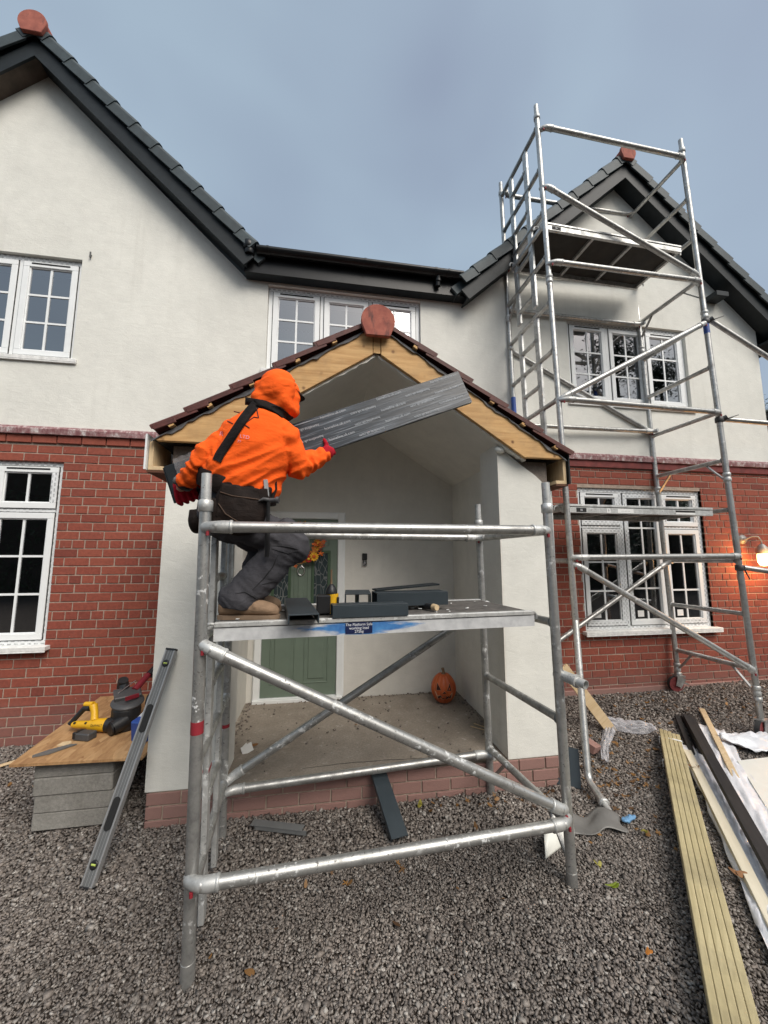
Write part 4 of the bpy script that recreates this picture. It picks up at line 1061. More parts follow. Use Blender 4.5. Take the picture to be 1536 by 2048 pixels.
for (a, b) in (((.02, TB.W-.05, 6.07), (1.77, TB.W-.05, 6.12)), ((0, TB.W-.05, 5.07), (1.82-.04, TB.W-.05, 5.11)), ((.0, TB.W-.04, 4.53), (1.78, TB.W-.04, 4.56)), ((.01, TB.W-.05, 3.13), (1.78, TB.W-.05, 3.16))): rail(TB, tB, a, b)
for (a, b) in (((0, -.035, 5.37), (1.75, -.045, 4.60)), ((0, -.035, 3.11), (1.755, -.045, 4.08)), ((.01, -.035, 1.60), (1.765, -.045, .62)), ((0, TB.W+.01, 4.06), (1.78, TB.W-.01, 3.17)), ((.03, TB.W-.04, .62), (1.78, TB.W-.04, 1.60))): rail(TB, tB, a, b, 'diagonal_brace')
for z in (zr[4], zr[8], zr[0]):
    knee(TB, tB, (TB.L, .20, z), (TB.L, .02, z-.20)); knee(TB, tB, (TB.L, TB.W-.20, z), (TB.L, TB.W-.02, z-.20))
for z in (zr[8],): knee(TB, tB, (0, TB.W-.2, z), (0, TB.W-.02, z-.20))
# outriggers going off to the right
for z, e in ((4.12, (1.45, -.55, 2.9)), (3.04, (1.6, -.9, 2.76))):
    a = TB(TB.L+.05, -.02, z); b = Vector((a.x+e[0], a.y+e[1]*.6, e[2])); o = None
    mb = MB(); mb.tube(a, b, .024, 14); o = build(mb, 'outrigger', 'galv', tB)
    mb = MB(); mb.lathe([(.03, 0), (.036, .004), (.036, .05), (.03, .055)], TB(TB.L, 0, z-.03), (0, 0, 1), 14); mb.path([TB(TB.L+.02, 0, z), a+Vector((.0, -.02, .02))], .024, 10); mb.path([a+Vector((0, -.03, 0)), a+Vector((.10, -.05, .035))], [.006, .004], 8); build(mb, 'clamp', 'grey_plastic', o)
a = TB(TB.L+.02, -.02, 1.56); mb = MB(); mb.tube(a, a+Vector((.9, -.32, -.16)), .024, 14); o = build(mb, 'outrigger', 'galv', tB)
mb = MB(); mb.lathe([(.03, 0), (.036, .004), (.036, .05), (.03, .055)], TB(TB.L, 0, 1.53), (0, 0, 1), 14); mb.path([a, a+Vector((.03, -.02, -.11))], [.008, .005], 8); build(mb, 'clamp', 'grey_plastic', o)
# castors
def castor(T, par, u, w, ang):
    base = T(u, w, 0); gz = ground_z(base.x, base.y)
    f = Vector((math.cos(ang), math.sin(ang), 0)); sd = Vector((-f.y, f.x, 0))
    c = Vector((base.x, base.y, gz+.075))-f*.045
    mb = MB(); mb.tube(c-sd*.02, c+sd*.02, .078, 20); mb.tube(c-sd*.024, c+sd*.024, .035, 12); wh = build(mb, 'castor_wheel', 'wheel_red', par)
    mb = MB(); mb.tube(c-sd*.0195, c+sd*.0195, .0785, 20); build(mb, 'tyre', 'rubber', wh)
    mb = MB(); top = Vector((base.x, base.y, gz+.16))
    for k in (-1, 1): mb.prism([(-.055, -.01), (.005, -.03), (.06, .06), (-.03, .085)], lambda p, q, t, k=k: c+f*(p+.035)+Vector((0, 0, q))+sd*(k*(.034+.005*t)), 0)
    mb.obox(top, (f, sd, Vector((0, 0, 1))), (.045, .04, .008)); mb.beam(c+f*.05+Vector((0, 0, .02)), c+f*.13+Vector((0, 0, .0)), .05, .012)
    build(mb, 'castor_fork', 'galv', par)
    mb = MB(); mb.tube(top, T(u, w, .42), .0195, 12); mb.lathe([(.034, 0), (.034, .03), (.026, .034)], T(u, w, .36), (0, 0, 1), 12); build(mb, 'jack', 'galv', par)
castor(TB, tB, TB.L, TB.W, R(-10)); castor(TB, tB, TB.L, 0, R(20))
platform(TB, -.02, 1.64, .02, .62, 5.0, 'upper scaffold platform high in the tall tower beside the right gable')
P2, sr2 = platform(TB, -.02, 1.60, .02, .62, 2.13, 'lower scaffold platform of the tall tower across the right downstairs window')
P1 = [o for o in bpy.data.objects if o.name.startswith('scaffold_platform') and abs(o.location.z-4.92) < .02][0]
def side_stickers(par, T, z, items):
    for u, wd_, m, tx in items:
        mb = MB(); c = T(u, .02, z)-T.n*.0012; mb.obox(c, (T.d, Vector((0, 0, 1)), -T.n), (wd_, .019, .0007)); s_ = build(mb, 'sticker', m, par)
        if tx:
            mb = MB(); text_on(mb, tx, .026, c-T.n*.0009, T.d, (0, 0, 1)); build(mb, 'sticker_text', 'print_white' if m == 'gap_black' else 'gap_black', s_)
side_stickers(P2, TB, 2.082, ((.16, .05, 'gap_black', 'SS'), (.26, .022, 'alloy', '•'), (.38, .022, 'alloy', ''), (.44, .02, 'white_paper', 'IS'), (.62, .085, 'white_paper', '— — —'), (1.28, .11, 'white_paper', '')))
mb = MB(); c = TB(1.28, .02, 2.091)-TB.n*.0022; mb.obox(c, (TB.d, Vector((0, 0, 1)), -TB.n), (.11, .009, .0005)); build(mb, 'sticker', 'gap_black', P2)
side_stickers(P1, TB, 4.952, ((.14, .05, 'gap_black', 'SS'), (.27, .022, 'alloy', '•'), (.36, .02, 'alloy', '~'), (.44, .02, 'white_paper', ':')))
# ------------------------------------------------------------------ the roofer
from mathutils import noise as MN
PE = empty('person', (-.36, -1.9, 1.36), 'person in orange hoodie crouching on the near platform, lifting a wrapped board', 'person')
def evaluated(o):
    dg = bpy.context.evaluated_depsgraph_get(); me = bpy.data.meshes.new_from_object(o.evaluated_get(dg)); return me
def blob(mb, name, mat, parent, vox=.009, smooth=6, disp=None, kind=None):
    base = worldloc(parent); me = mb.mesh(name, base); recalc(me); o = bpy.data.objects.new(name, me); COL.objects.link(o)
    m = o.modifiers.new('r', 'REMESH'); m.mode = 'VOXEL'; m.voxel_size = vox; m.use_smooth_shade = True
    m = o.modifiers.new('s', 'SMOOTH'); m.factor = .5; m.iterations = smooth
    me2 = evaluated(o); o.modifiers.clear(); o.data = me2; bpy.data.meshes.remove(me); me2.name = name
    if disp:
        n = len(me2.vertices); co = np.empty(n*3); me2.vertices.foreach_get('co', co); no = np.array([tuple(v.normal) for v in me2.vertices]); co = co.reshape(-1, 3)
        d = np.array([disp(Vector(c)+base, Vector(k)) for c, k in zip(co, no)]); co += no*d[:, None]
        me2.vertices.foreach_set('co', co.ravel())
    me2.polygons.foreach_set('use_smooth', [True]*len(me2.polygons)); me2.update()
    me2.materials.clear(); me2.materials.append(MAT(mat)); o.parent = parent
    return o
def ringpts(c, xd, rx, ry, t, n=24):
    t = Vector(t).normalized(); xd = Vector(xd); xd = (xd-t*xd.dot(t)).normalized(); yd = t.cross(xd)
    return [Vector(c)+xd*math.cos(2*math.pi*k/n)*rx+yd*math.sin(2*math.pi*k/n)*ry for k in range(n)]
def torso(mb, secs, xd, n=24):
    rg = []
    for i, (c, rx, ry) in enumerate(secs):
        a = Vector(secs[max(0, i-1)][0]); b = Vector(secs[min(len(secs)-1, i+1)][0]); rg.append(ringpts(c, xd, rx, ry, b-a, n))
    mb.loft(rg, True, True)
XD = (.985, .02, -.15)
LS, LE, LW, LHN = (-.435, -1.945, 2.275), (-.560, -1.965, 2.152), (-.655, -1.900, 2.058), (-.712, -1.852, 2.008)
RSH, RE, RW, RHN = (-.200, -1.955, 2.265), (-.118, -1.905, 2.125), (-.012, -1.850, 2.202), (.022, -1.833, 2.224)
RHIP, RK, RA = (-.415, -1.925, 1.84), (-.158, -1.895, 1.725), (-.385, -1.935, 1.452)
LHIP, LK, LA = (-.50, -1.79, 1.86), (-.29, -1.72, 1.725), (-.415, -1.725, 1.46)
HC = Vector((-.240, -1.945, 2.512))
FD = Vector((.66, .70, -.20)).normalized()      # where the head looks
FS = FD.cross(Vector((0, 0, 1))).normalized(); FU = FS.cross(FD)
# body: one continuous skin under the clothes
mb = MB()
torso(mb, [((-.465, -1.885, 1.83), .13, .10), ((-.44, -1.90, 1.95), .14, .105), ((-.395, -1.92, 2.08), .145, .105), ((-.335, -1.95, 2.22), .16, .11), ((-.30, -1.955, 2.33), .11, .085), ((-.285, -1.95, 2.38), .06, .06)], XD)
mb.cap((-.285, -1.95, 2.36), HC, .050, .050); mb.ell(HC, (FS, FD, FU), (.066, .083, .098)); mb.ell(HC+FD*.035-FU*.075, (FS, FD, FU), (.044, .050, .040))
mb.ell(HC+FD*.088-FU*.005, (FS, FD, FU), (.013, .022, .026), 10, 8); mb.ell(HC+FD*.072+FU*.033, (FS, FD, FU), (.048, .015, .012), 12, 8)
for k in (-1, 1): mb.ell(HC+FS*.067*k-FU*.01, (FS, FD, FU), (.012, .022, .034), 10, 8)
for a, b, c, d, r in ((LS, LE, LW, LHN, .045), (RSH, RE, RW, RHN, .045)):
    mb.cap(a, b, r*1.15, r); mb.cap(b, c, r*.95, r*.68); mb.cap(c, d, r*.62, r*.55)
for a, b, c in ((RHIP, RK, RA), (LHIP, LK, LA)): mb.cap(a, b, .078, .058); mb.cap(b, c, .055, .040); mb.cap(c, (c[0]+.10, c[1], 1.40), .035, .03)
blob(mb, 'body', 'skin', PE, .011, 3)
for k in (-1, 1):
    mb = MB(); mb.ell(HC+FD*.075+FS*.027*k+FU*.014, (FS, FD, FU), (.012, .010, .010), 10, 8); build(mb, 'eye', 'white_paper', PE)
mb = MB(); mb.ell(HC+FD*.060-FU*.088, (FS, FD, FU), (.052, .062, .040), 16, 10); mb.ell(HC+FD*.092-FU*.058, (FS, FD, FU), (.036, .022, .034), 12, 8); build(mb, 'beard', 'hair_dark', PE)
# cap under the hood
mb = MB(); mb.ell(HC+FU*.030+FD*.008, (FS, FD, FU), (.074, .090, .078), 20, 10)
br_c = HC+FU*.050+FD*.105; rg = []
for k in range(13):
    a = -math.pi/2+math.pi*k/12; u, v = math.sin(a)*.070, math.cos(a)*.052; dz = -.02*(u/.078)**2
    p = br_c+FS*u+FD*v; q = br_c+FS*u-FD*.05
    rg.append([q+FU*(dz+.004), p+FU*(dz-.010), p+FU*(dz-.015), q+FU*(dz-.003)])
mb.loft(rg, True, True); build(mb, 'cap', 'cap_dark', PE)

# hoodie
def sleeve_t(p, a, b):
    a, b = Vector(a), Vector(b); d = b-a; return max(0, min(1, (p-a).dot(d)/d.length_squared)), ((p-a)-d*max(0, min(1, (p-a).dot(d)/d.length_squared))).length
def wr(p, n):
    d = 0
    tl, rl = sleeve_t(p, LE, LW); tr_, rr = sleeve_t(p, RE, RW); tu, ru = sleeve_t(p, LS, LE); tv, rv = sleeve_t(p, RSH, RE)
    m = min((rl, 0), (rr, 1), (ru, 2), (rv, 3))
    if m[0] < .085:
        a, b = ((LE, LW), (RE, RW), (LS, LE), (RSH, RE))[m[1]]; ax = (Vector(b)-Vector(a)).normalized(); s_ = (p-Vector(a)).dot(ax)
        am = .0095 if m[1] < 2 else .006
        q = p*14 ; k = MN.noise(q)*2.2
        d += am*(math.sin(s_*(105 if m[1] < 2 else 70)+k*2.2+n.x*1.5)*.6+MN.noise(p*26)*.7)
    if p.z < 2.34:
        # folds pulled from the lower right towards the left shoulder
        f = Vector((.86, 0, .5)); c = Vector((-.5, 0, .86)); s_ = p.dot(f); t = p.dot(c)
        q = Vector((s_*4.0, p.y*5, t*22)); k = MN.noise(q); amp = .021*max(0, min(1, (2.26-p.z)/.17))
        d += amp*(1-2.4*abs(k))*.6
        d += .006*MN.noise(Vector((p.x*7, p.y*7, p.z*7)))
    if p.z > 2.40:
        q = p-HC; s_ = q.dot(FD); u = q.dot(FU)
        k = MN.noise(Vector((s_*7+u*9, q.dot(FS)*6, u*26-s_*16)))
        d += .009*(1-2.2*abs(k))*(1 if u < .04 else .45)
    return d
mb = MB()
torso(mb, [((-.432, -1.902, 1.985), .172, .128), ((-.420, -1.908, 2.02), .186, .140), ((-.400, -1.917, 2.07), .198, .150), ((-.365, -1.935, 2.14), .186, .140), ((-.332, -1.952, 2.22), .182, .136), ((-.312, -1.957, 2.29), .164, .124), ((-.297, -1.957, 2.35), .118, .105), ((-.287, -1.95, 2.40), .070, .075)], XD, 28)
mb.cap(LS, LE, .074, .060); mb.cap(LE, LW, .059, .046); mb.cap(LW, lerp(LW, LHN, .50), .046, .041)
mb.cap((-.39, -1.95, 2.29), LS, .085, .078)
mb.cap((-.25, -1.955, 2.29), RSH, .088, .084); mb.cap(RSH, RE, .077, .063); mb.cap(RE, RW, .062, .047); mb.cap(RW, lerp(RW, RHN, .2), .046, .044)
blob(mb, 'hoodie', 'hoodie_orange', PE, .0072, 5, wr)
hood_mb = MB()
# hood: back shell open towards the face, with a slack roll at the neck
sh = []
for i in range(15):
    th = -.10+ (math.pi*.60+.10)*i/14      # angle from the back pole towards the face
    ring = []
    for k in range(32):
        ph = 2*math.pi*k/32; rr_ = math.sin(max(th, .03)); f_ = -math.cos(th)
        u = math.cos(ph); v = math.sin(ph)
        ring.append(HC+FD*(f_*.104+.004)+FS*(u*rr_*.098)+FU*(v*rr_*(.114 if v > 0 else .112)+.004))
    sh.append(ring)
hood_mb.loft(sh, True, False)
inn = [[HC+(p-HC)*.90 for p in r] for r in sh]
hood_mb.loft(inn[::-1], True, False); hood_mb.loft([sh[-1], inn[-1]], True, False); hood_mb.loft([inn[0], sh[0]], True, False) 
hood_mb.cap((-.325, -1.985, 2.450), (-.190, -1.975, 2.415), .036, .034, 16, 5); hood_mb.cap((-.19, -1.97, 2.415), (-.165, -1.905, 2.425), .034, .032); hood_mb.cap((-.325, -1.98, 2.455), (-.330, -1.91, 2.44), .036, .034)
hood_mb.cap((-.285, -1.99, 2.49), (-.205, -1.985, 2.45), .042, .044)
hood_mb.cap((-.168, -1.915, 2.545), (-.172, -1.915, 2.435), .036, .036); hood_mb.cap((-.312, -1.965, 2.52), (-.322, -1.975, 2.455), .040, .036)
hd = blob(hood_mb, 'hood', 'hoodie_orange', PE, .0085, 5, wr)
bpy.context.view_layer.update()
HOOD = [o for o in PE.children if o.name.startswith(('hoodie', 'hood'))]
def bvh_of(obs):
    vs, fs = [], []
    for o in obs:
        k = len(vs); b = worldloc(o); vs += [Vector(v.co)+b for v in o.data.vertices]; fs += [tuple(i+k for i in p.vertices) for p in o.data.polygons]
    return BVHTree.FromPolygons(vs, fs)
# trousers
def wt(p, n):
    d = .003*MN.noise(p*9)
    for a, b in ((RK, RA), (LK, LA), (RHIP, RK), (LHIP, LK)):
        t, r = sleeve_t(p, a, b)
        if r < .13:
            ax = (Vector(b)-Vector(a)).normalized(); s_ = (p-Vector(a)).dot(ax); k = MN.noise(p*11)*2.4
            e = 1.25 if (t > .55 or t < .3) else .6
            c_ = ax.cross(Vector((0, 1, 0))); q = Vector((s_*26+p.y*9, p.dot(c_)*7, p.y*6)); d += .0085*e*(.55-1.7*abs(MN.noise(q)))+.003*(.5-abs(MN.noise(q*2.3))); break
    return d
mb = MB()
mb.ell((-.455, -1.875, 1.875), ((1, .2, -.1), (-.2, 1, 0), (0, 0, 1)), (.165, .150, .150))
torso(mb, [((-.465, -1.885, 1.83), .16, .13), ((-.447, -1.895, 1.93), .165, .13), ((-.432, -1.90, 2.0), .16, .12)], XD)
mb.cap(RHIP, RK, .104, .080); mb.cap(RK, lerp(RK, RA, .55), .086, .092); mb.cap(lerp(RK, RA, .5), RA, .092, .084); mb.cap((-.352, -1.935, 1.475), (-.412, -1.935, 1.462), .078, .070); mb.cap((-.36, -1.94, 1.49), (-.25, -1.91, 1.58), .075, .07)
mb.cap((-.18, -1.90, 1.775), (-.142, -1.895, 1.705), .078, .084)
mb.cap(LHIP, LK, .105, .080); mb.cap(LK, LA, .080, .066); mb.cap(LA, (-.415, -1.725, 1.44), .066, .066)
tro = blob(mb, 'trousers', 'trouser_grey', PE, .0085, 4, wt)
for v in tro.data.vertices:
    z = v.co.z+PE.location.z; hz = 1.412+.010*MN.noise(v.co*14)
    if z < hz: v.co.z += (hz-z)*.86
tro.data.update()
tbv = bvh_of([tro])
for pts in ([(-.234, -2.034, 1.707), (-.194, -2.04, 1.707), (-.147, -2.047, 1.70), (-.107, -2.053, 1.69)], [(-.234, -2.032, 1.693), (-.198, -2.037, 1.683), (-.158, -2.042, 1.671), (-.105, -2.052, 1.681)], [(-.308, -2.045, 1.895), (-.29, -2.041, 1.839), (-.264, -2.04, 1.801), (-.215, -2.05, 1.815), (-.173, -2.06, 1.836)], [(-.279, -2.004, 1.523), (-.219, -2.016, 1.542), (-.186, -2.019, 1.521), (-.225, -2.009, 1.495)], [(-.40, -1.979, 1.481), (-.354, -1.987, 1.49), (-.314, -1.991, 1.469), (-.287, -1.993, 1.445)], [(-.203, -2.034, 1.664), (-.227, -2.022, 1.606), (-.273, -2.008, 1.547), (-.319, -1.994, 1.50)]):  # pocket and patch seams, plus dark lines that paint the shade in cloth folds
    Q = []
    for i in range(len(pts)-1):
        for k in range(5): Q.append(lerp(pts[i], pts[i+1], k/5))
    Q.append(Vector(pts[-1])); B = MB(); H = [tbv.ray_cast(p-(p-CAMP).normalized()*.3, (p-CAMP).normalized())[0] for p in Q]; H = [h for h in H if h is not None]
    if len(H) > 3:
        n_ = len(H); B.path(H, [.0012+.0024*math.sin(math.pi*i/(n_-1)) for i in range(n_)], 6); build(B, 'seam_fold_shade', 'seam_crease_shade', PE)
# boots
def boot(heel, toe):
    heel, toe = Vector(heel), Vector(toe); f = (toe-heel); ln = f.length; f.normalize(); sd = Vector((-f.y, f.x, 0)); z0 = 1.3645
    sec = [(0, .022, .085), (.05, .036, .112), (.18, .042, .130), (.34, .042, .128), (.46, .043, .104), (.58, .046, .086), (.72, .050, .074), (.86, .048, .062), (.95, .036, .050), (1, .016, .034)]
    B = MB(); rg = []
    for t, hw, h in sec:
        c = heel+f*ln*t; ring = []
        for k in range(20):
            a = 2*math.pi*k/20; x = math.cos(a)*hw; q = math.sin(a); zz = .010+h*.5+q*h*.5
            x *= 1-.28*max(0, q)**2
            ring.append(Vector((c.x, c.y, z0))+sd*x+Vector((0, 0, zz)))
        rg.append(ring)
    B.loft(rg, True, True); B.cap(heel+f*ln*.24+Vector((0, 0, z0-heel.z+.07)), heel+f*ln*.27+Vector((0, 0, z0-heel.z+.11)), .040, .042)
    bt = blob(B, 'boot', 'boot_tan', PE, .006, 3, lambda p, n: .0022*math.sin((p-heel).dot(f)*150+MN.noise(p*30)*2)*(1 if .45 < (p-heel).dot(f)/ln < .7 and p.z > z0+.05 else .1))
    B = MB(); ol = []
    wid = [(0, .014), (.03, .028), (.12, .037), (.3, .036), (.45, .036), (.6, .042), (.75, .046), (.88, .043), (.96, .030), (1.0, .012)]
    L_ = [heel+f*(ln+.008)*t-f*.004+sd*w for t, w in wid]+[heel+f*(ln+.008)*t-f*.004-sd*w for t, w in wid[::-1]]
    r0 = [Vector((p.x, p.y, z0-.0035)) for p in L_]; r1 = [Vector((p.x, p.y, z0+.016)) for p in L_]; r2 = [Vector((p.x, p.y, z0+.030))*1 for p in L_]
    B.loft([r0, r1], False, True); build(B, 'boot_sole', 'boot_sole', bt, bevel=.003)
    B = MB()
    for t in (.42, .48, .54):
        c = heel+f*ln*t; h = .018+.108-(t-.42)*.22; B.path([Vector((c.x, c.y, z0))+sd*u+Vector((0, 0, h-abs(u)*.5)) for u in (-.024, -.012, 0, .012, .024)], .0032, 6)
    build(B, 'lace', 'stem_brown', bt)
boot((-.478, -1.935, 1.36), (-.196, -1.968, 1.36)); boot((-.475, -1.71, 1.36), (-.215, -1.685, 1.36))
# gloves: palm, four curled fingers, thumb
def glove(palm, ax, wr_, fingers, thumb, rp):
    B = MB(); B.cap(wr_, palm, .036, .038, squash=ax and (ax, .7)); B.ell(palm, rp[0], rp[1], 16, 10)
    for pts, r in fingers:
        for i in range(len(pts)-1): B.cap(pts[i], pts[i+1], r[i], r[i+1], 10, 4)
    for i in range(len(thumb[0])-1): B.cap(thumb[0][i], thumb[0][i+1], thumb[1][i], thumb[1][i+1], 10, 4)
    return blob(B, 'glove', 'glove_red', PE, .0042, 2)
bl, br_, tr2 = Vector((-.759, -1.793, 1.941)), Vector((.872, -1.843, 2.58)), Vector((.802, -1.825, 2.776))
BD = (br_-bl).normalized(); BU = ((tr2-br_)-BD*(tr2-br_).dot(BD)).normalized(); BN = BD.cross(BU)
if BN.y > 0: BN = -BN
BW = .208; BT = .026
def onb(s_, u, n): return bl+BD*s_+BU*u+BN*n       # along, up, towards the viewer
# right hand: thumb up on the face, fingers round the lower edge and up the back
sR = (Vector((.026, -1.84, 2.22))-bl).dot(BD)
pal = onb(sR, -.018, .020)
fing = []
for k in range(4):
    s_ = sR-.030+.021*k; fing.append(([onb(s_, -.022, .006), onb(s_+.004, -.024, -BT*.5), onb(s_+.008, -.012, -BT-.012), onb(s_+.010, .022-.004*abs(k-1.3), -BT-.011)], (.0115, .0108, .010, .0088)))
glove(pal, None, RW, fing, ([onb(sR+.004, .004, .020), onb(sR+.012, .030, .017), onb(sR+.010, .060, .012)], (.0145, .0128, .0098)), ((BD, BU, BN), (.044, .034, .022)))
sL = (Vector((-.705, -1.852, 2.01))-bl).dot(BD)
pal = onb(sL, .062, .030); fing = []
for k in range(4):
    s_ = sL-.040+.024*k; sl = -.010+.004*k
    fing.append(([onb(s_, .050, .030), onb(s_+sl, .018, .022), onb(s_+sl*1.5, -.014, .010), onb(s_+sl*1.6, -.016, -BT*.8)], (.0155, .0150, .0138, .0115)))
glove(pal, None, LW, fing, ([onb(sL+.03, .07, .03), onb(sL+.065, .045, .024), onb(sL+.078, .016, .014)], (.0145, .013, .010)), ((BD, BU, BN), (.056, .050, .028)))
# wrist watch strap
mb = MB(); c = Vector(lerp(LW, LHN, .62)); d = (Vector(LHN)-Vector(LW)).normalized(); mb.lathe([(.044, 0), (.046, .004), (.046, .022), (.044, .026)], c-d*.013, d, 18); wt_ = build(mb, 'wrist_strap', 'black_plastic', PE)
mb = MB(); mb.ell(c+Vector((-.035, -.026, .008)), ((.5, -.6, .3), (.6, .7, .2), (0, 0, 1)), (.009, .016, .020), 12, 8); build(mb, 'watch_face', 'grey_plastic', PE)

BV = bvh_of(HOOD)
def hit(p, dr=None, bv=None):
    p = Vector(p); d = Vector(dr).normalized() if dr is not None else (p-CAMP).normalized()
    r = (bv or BV).ray_cast(p-d*.4, d); return (r[0], r[1]) if r[0] is not None else (p+d*.1, Vector((0, -1, 0)))
def strap(pts, w, name, mat, lift=.007, thick=.005, bv=None, nseg=10):
    P_ = []
    for i in range(len(pts)-1):
        for k in range(nseg): P_.append(lerp(pts[i], pts[i+1], k/nseg))
    P_.append(pts[-1]); rg = []
    for i, p in enumerate(P_):
        t = (Vector(P_[min(i+1, len(P_)-1)])-Vector(P_[max(0, i-1)])).normalized(); h, n = hit(p, bv=bv); sd = t.cross((Vector(p)-CAMP).normalized()).normalized()
        a, na = hit(Vector(p)+sd*w/2, bv=bv); b, nb = hit(Vector(p)-sd*w/2, bv=bv); d = (Vector(p)-CAMP).normalized()
        if (a-h).length > .06: a = h+sd*w/2
        if (b-h).length > .06: b = h-sd*w/2
        m = (a+b+h)/3
        rg.append([a-d*lift, h-d*(lift+.002), b-d*lift, b-d*(lift-thick), a-d*(lift-thick)])
    # ease the line
    for _ in range(3):
        rg = [rg[0]]+[[(rg[i-1][j]+rg[i][j]*2+rg[i+1][j])/4 for j in range(5)] for i in range(1, len(rg)-1)]+[rg[-1]]
    B = MB(); B.loft(rg, True, True); return build(B, name, mat, PE)
strap([(-.318, -2.102, 2.378), (-.345, -2.115, 2.335), (-.373, -2.123, 2.286), (-.424, -2.105, 2.205), (-.473, -2.087, 2.129), (-.490, -2.07, 2.10)], .040, 'shoulder_strap', 'strap_dark')
strap([(-.375, -2.076, 2.398), (-.33, -2.10, 2.384), (-.277, -2.109, 2.374), (-.215, -2.078, 2.360), (-.170, -2.03, 2.335)], .036, 'shoulder_yoke', 'strap_dark', .009)
# belt, pouches
mb = MB(); rg = []
for zc, sc_ in ((-.048, 1.0), (-.044, 1.03), (.040, 1.05), (.046, 1.02)):
    ring = []
    for k in range(36):
        a = 2*math.pi*k/36; x = math.cos(a)*.190*sc_; y = math.sin(a)*.150*sc_
        ring.append(Vector((-.428, -1.902, 2.003))+Vector(XD).normalized()*x+Vector((-.02, .98, .12)).normalized()*y+Vector((0, 0, zc-.02*x/.19+.012*math.sin(a*2+1))))
    rg.append(ring)
mb.loft(rg, True, False); build(mb, 'tool_belt', 'leather_brown', PE)
def pouch(c, rad, ax, name='pouch', lift=0):
    B = MB(); B.ell(c, ax, rad, 20, 14); B.ell(Vector(c)+Vector((0, 0, rad[2]*.35)), ax, (rad[0]*1.03, rad[1]*.9, rad[2]*.62), 20, 12); B.obox(Vector(c)+Vector((0, 0, rad[2]*.25)), ax, (rad[0]*.88, rad[1]*.62, rad[2]*.66))
    o = blob(B, name, 'leather_brown', PE, .007, 4, lambda p, n: .004*MN.noise(p*22))
    return o
ax = ((1, .12, -.12), (-.12, 1, 0), (.12, 0, 1))
po = pouch((-.378, -2.03, 1.875), (.118, .044, .125), ax); po2 = pouch((-.455, -2.03, 1.845), (.09, .036, .085), ax)
pouch((-.612, -1.905, 1.83), (.036, .055, .062), ((1, 0, 0), (0, 1, 0), (0, 0, 1))); pouch((-.29, -1.995, 1.935), (.045, .035, .070), ax)
pb_ = bvh_of([po, po2])
def seam(pts, name='stitching'):
    B = MB(); B.path([hit(p, bv=pb_)[0]-(Vector(p)-CAMP).normalized()*.002 for p in pts], .0032, 6); return build(B, name, 'stitch', PE)
seam([(-.475, -2.06, 1.90), (-.44, -2.07, 1.852), (-.38, -2.08, 1.815), (-.32, -2.07, 1.803), (-.285, -2.06, 1.815)])
seam([(-.47, -2.06, 1.955), (-.41, -2.08, 1.935), (-.35, -2.08, 1.928), (-.29, -2.07, 1.922)])
# print on the back: lettering and a line drawing of a roof
def printed(txt, size, org, ux, uy, mat, name):
    v, f = text_mesh(txt, size, None); ux = Vector(ux).normalized(); uy = Vector(uy); uy = (uy-ux*uy.dot(ux)).normalized(); P_ = []
    for a, b, c in v:
        p = Vector(org)+ux*a+uy*b; h, n = hit(p); P_.append(h-(p-CAMP).normalized()*.0022)
    B = MB(); B.add(P_, f); return build(B, name, mat, PE)
printed('LTD', .024, (-.362, -2.114, 2.208), (.97, .0, -.12), (.12, 0, 1), 'print_pink', 'back_print')
printed('77', .017, (-.385, -2.114, 2.185), (.97, .0, -.12), (.12, 0, 1), 'print_pink', 'back_print')
printed('R', .028, (-.468, -2.10, 2.222), (.97, .0, -.12), (.12, 0, 1), 'print_pink', 'back_print')
def lines(pts, r=.0028):
    Q = []
    for i in range(len(pts)-1):
        for k in range(8): Q.append(lerp(pts[i], pts[i+1], k/8))
    Q.append(pts[-1]); B = MB(); B.path([hit(p)[0]-(Vector(p)-CAMP).normalized()*.0012 for p in Q], r, 6); build(B, 'roof_drawing', 'print_dark', PE)
lines([(-.311, -2.13, 2.343), (-.301, -2.126, 2.299), (-.322, -2.123, 2.303), (-.368, -2.112, 2.271), (-.342, -2.114, 2.252)])
lines([(-.415, -2.111, 2.329), (-.387, -2.115, 2.322)]); lines([(-.444, -2.101, 2.285), (-.418, -2.104, 2.271)])
# knife in its holder
mb = MB(); mb.obox((-.268, -2.03, 1.985), ((1, .1, .1), (0, 1, 0), (-.12, 0, 1)), (.010, .008, .042)); kh = build(mb, 'knife_handle', 'silver_level', PE, bevel=.002)
mb = MB(); mb.obox((-.279, -2.028, 1.945), ((1, .1, .1), (0, 1, 0), (-.12, 0, 1)), (.022, .018, .035)); build(mb, 'knife_holder', 'leather_brown', PE, bevel=.004)
mb = MB(); mb.path([(-.228, -1.985, 2.115), (-.236, -1.98, 2.05), (-.232, -1.975, 1.99), (-.250, -1.99, 1.925)], .009, 8, squash=((0, 1, 0), .5)); build(mb, 'hanging_strap', 'strap_dark', PE)

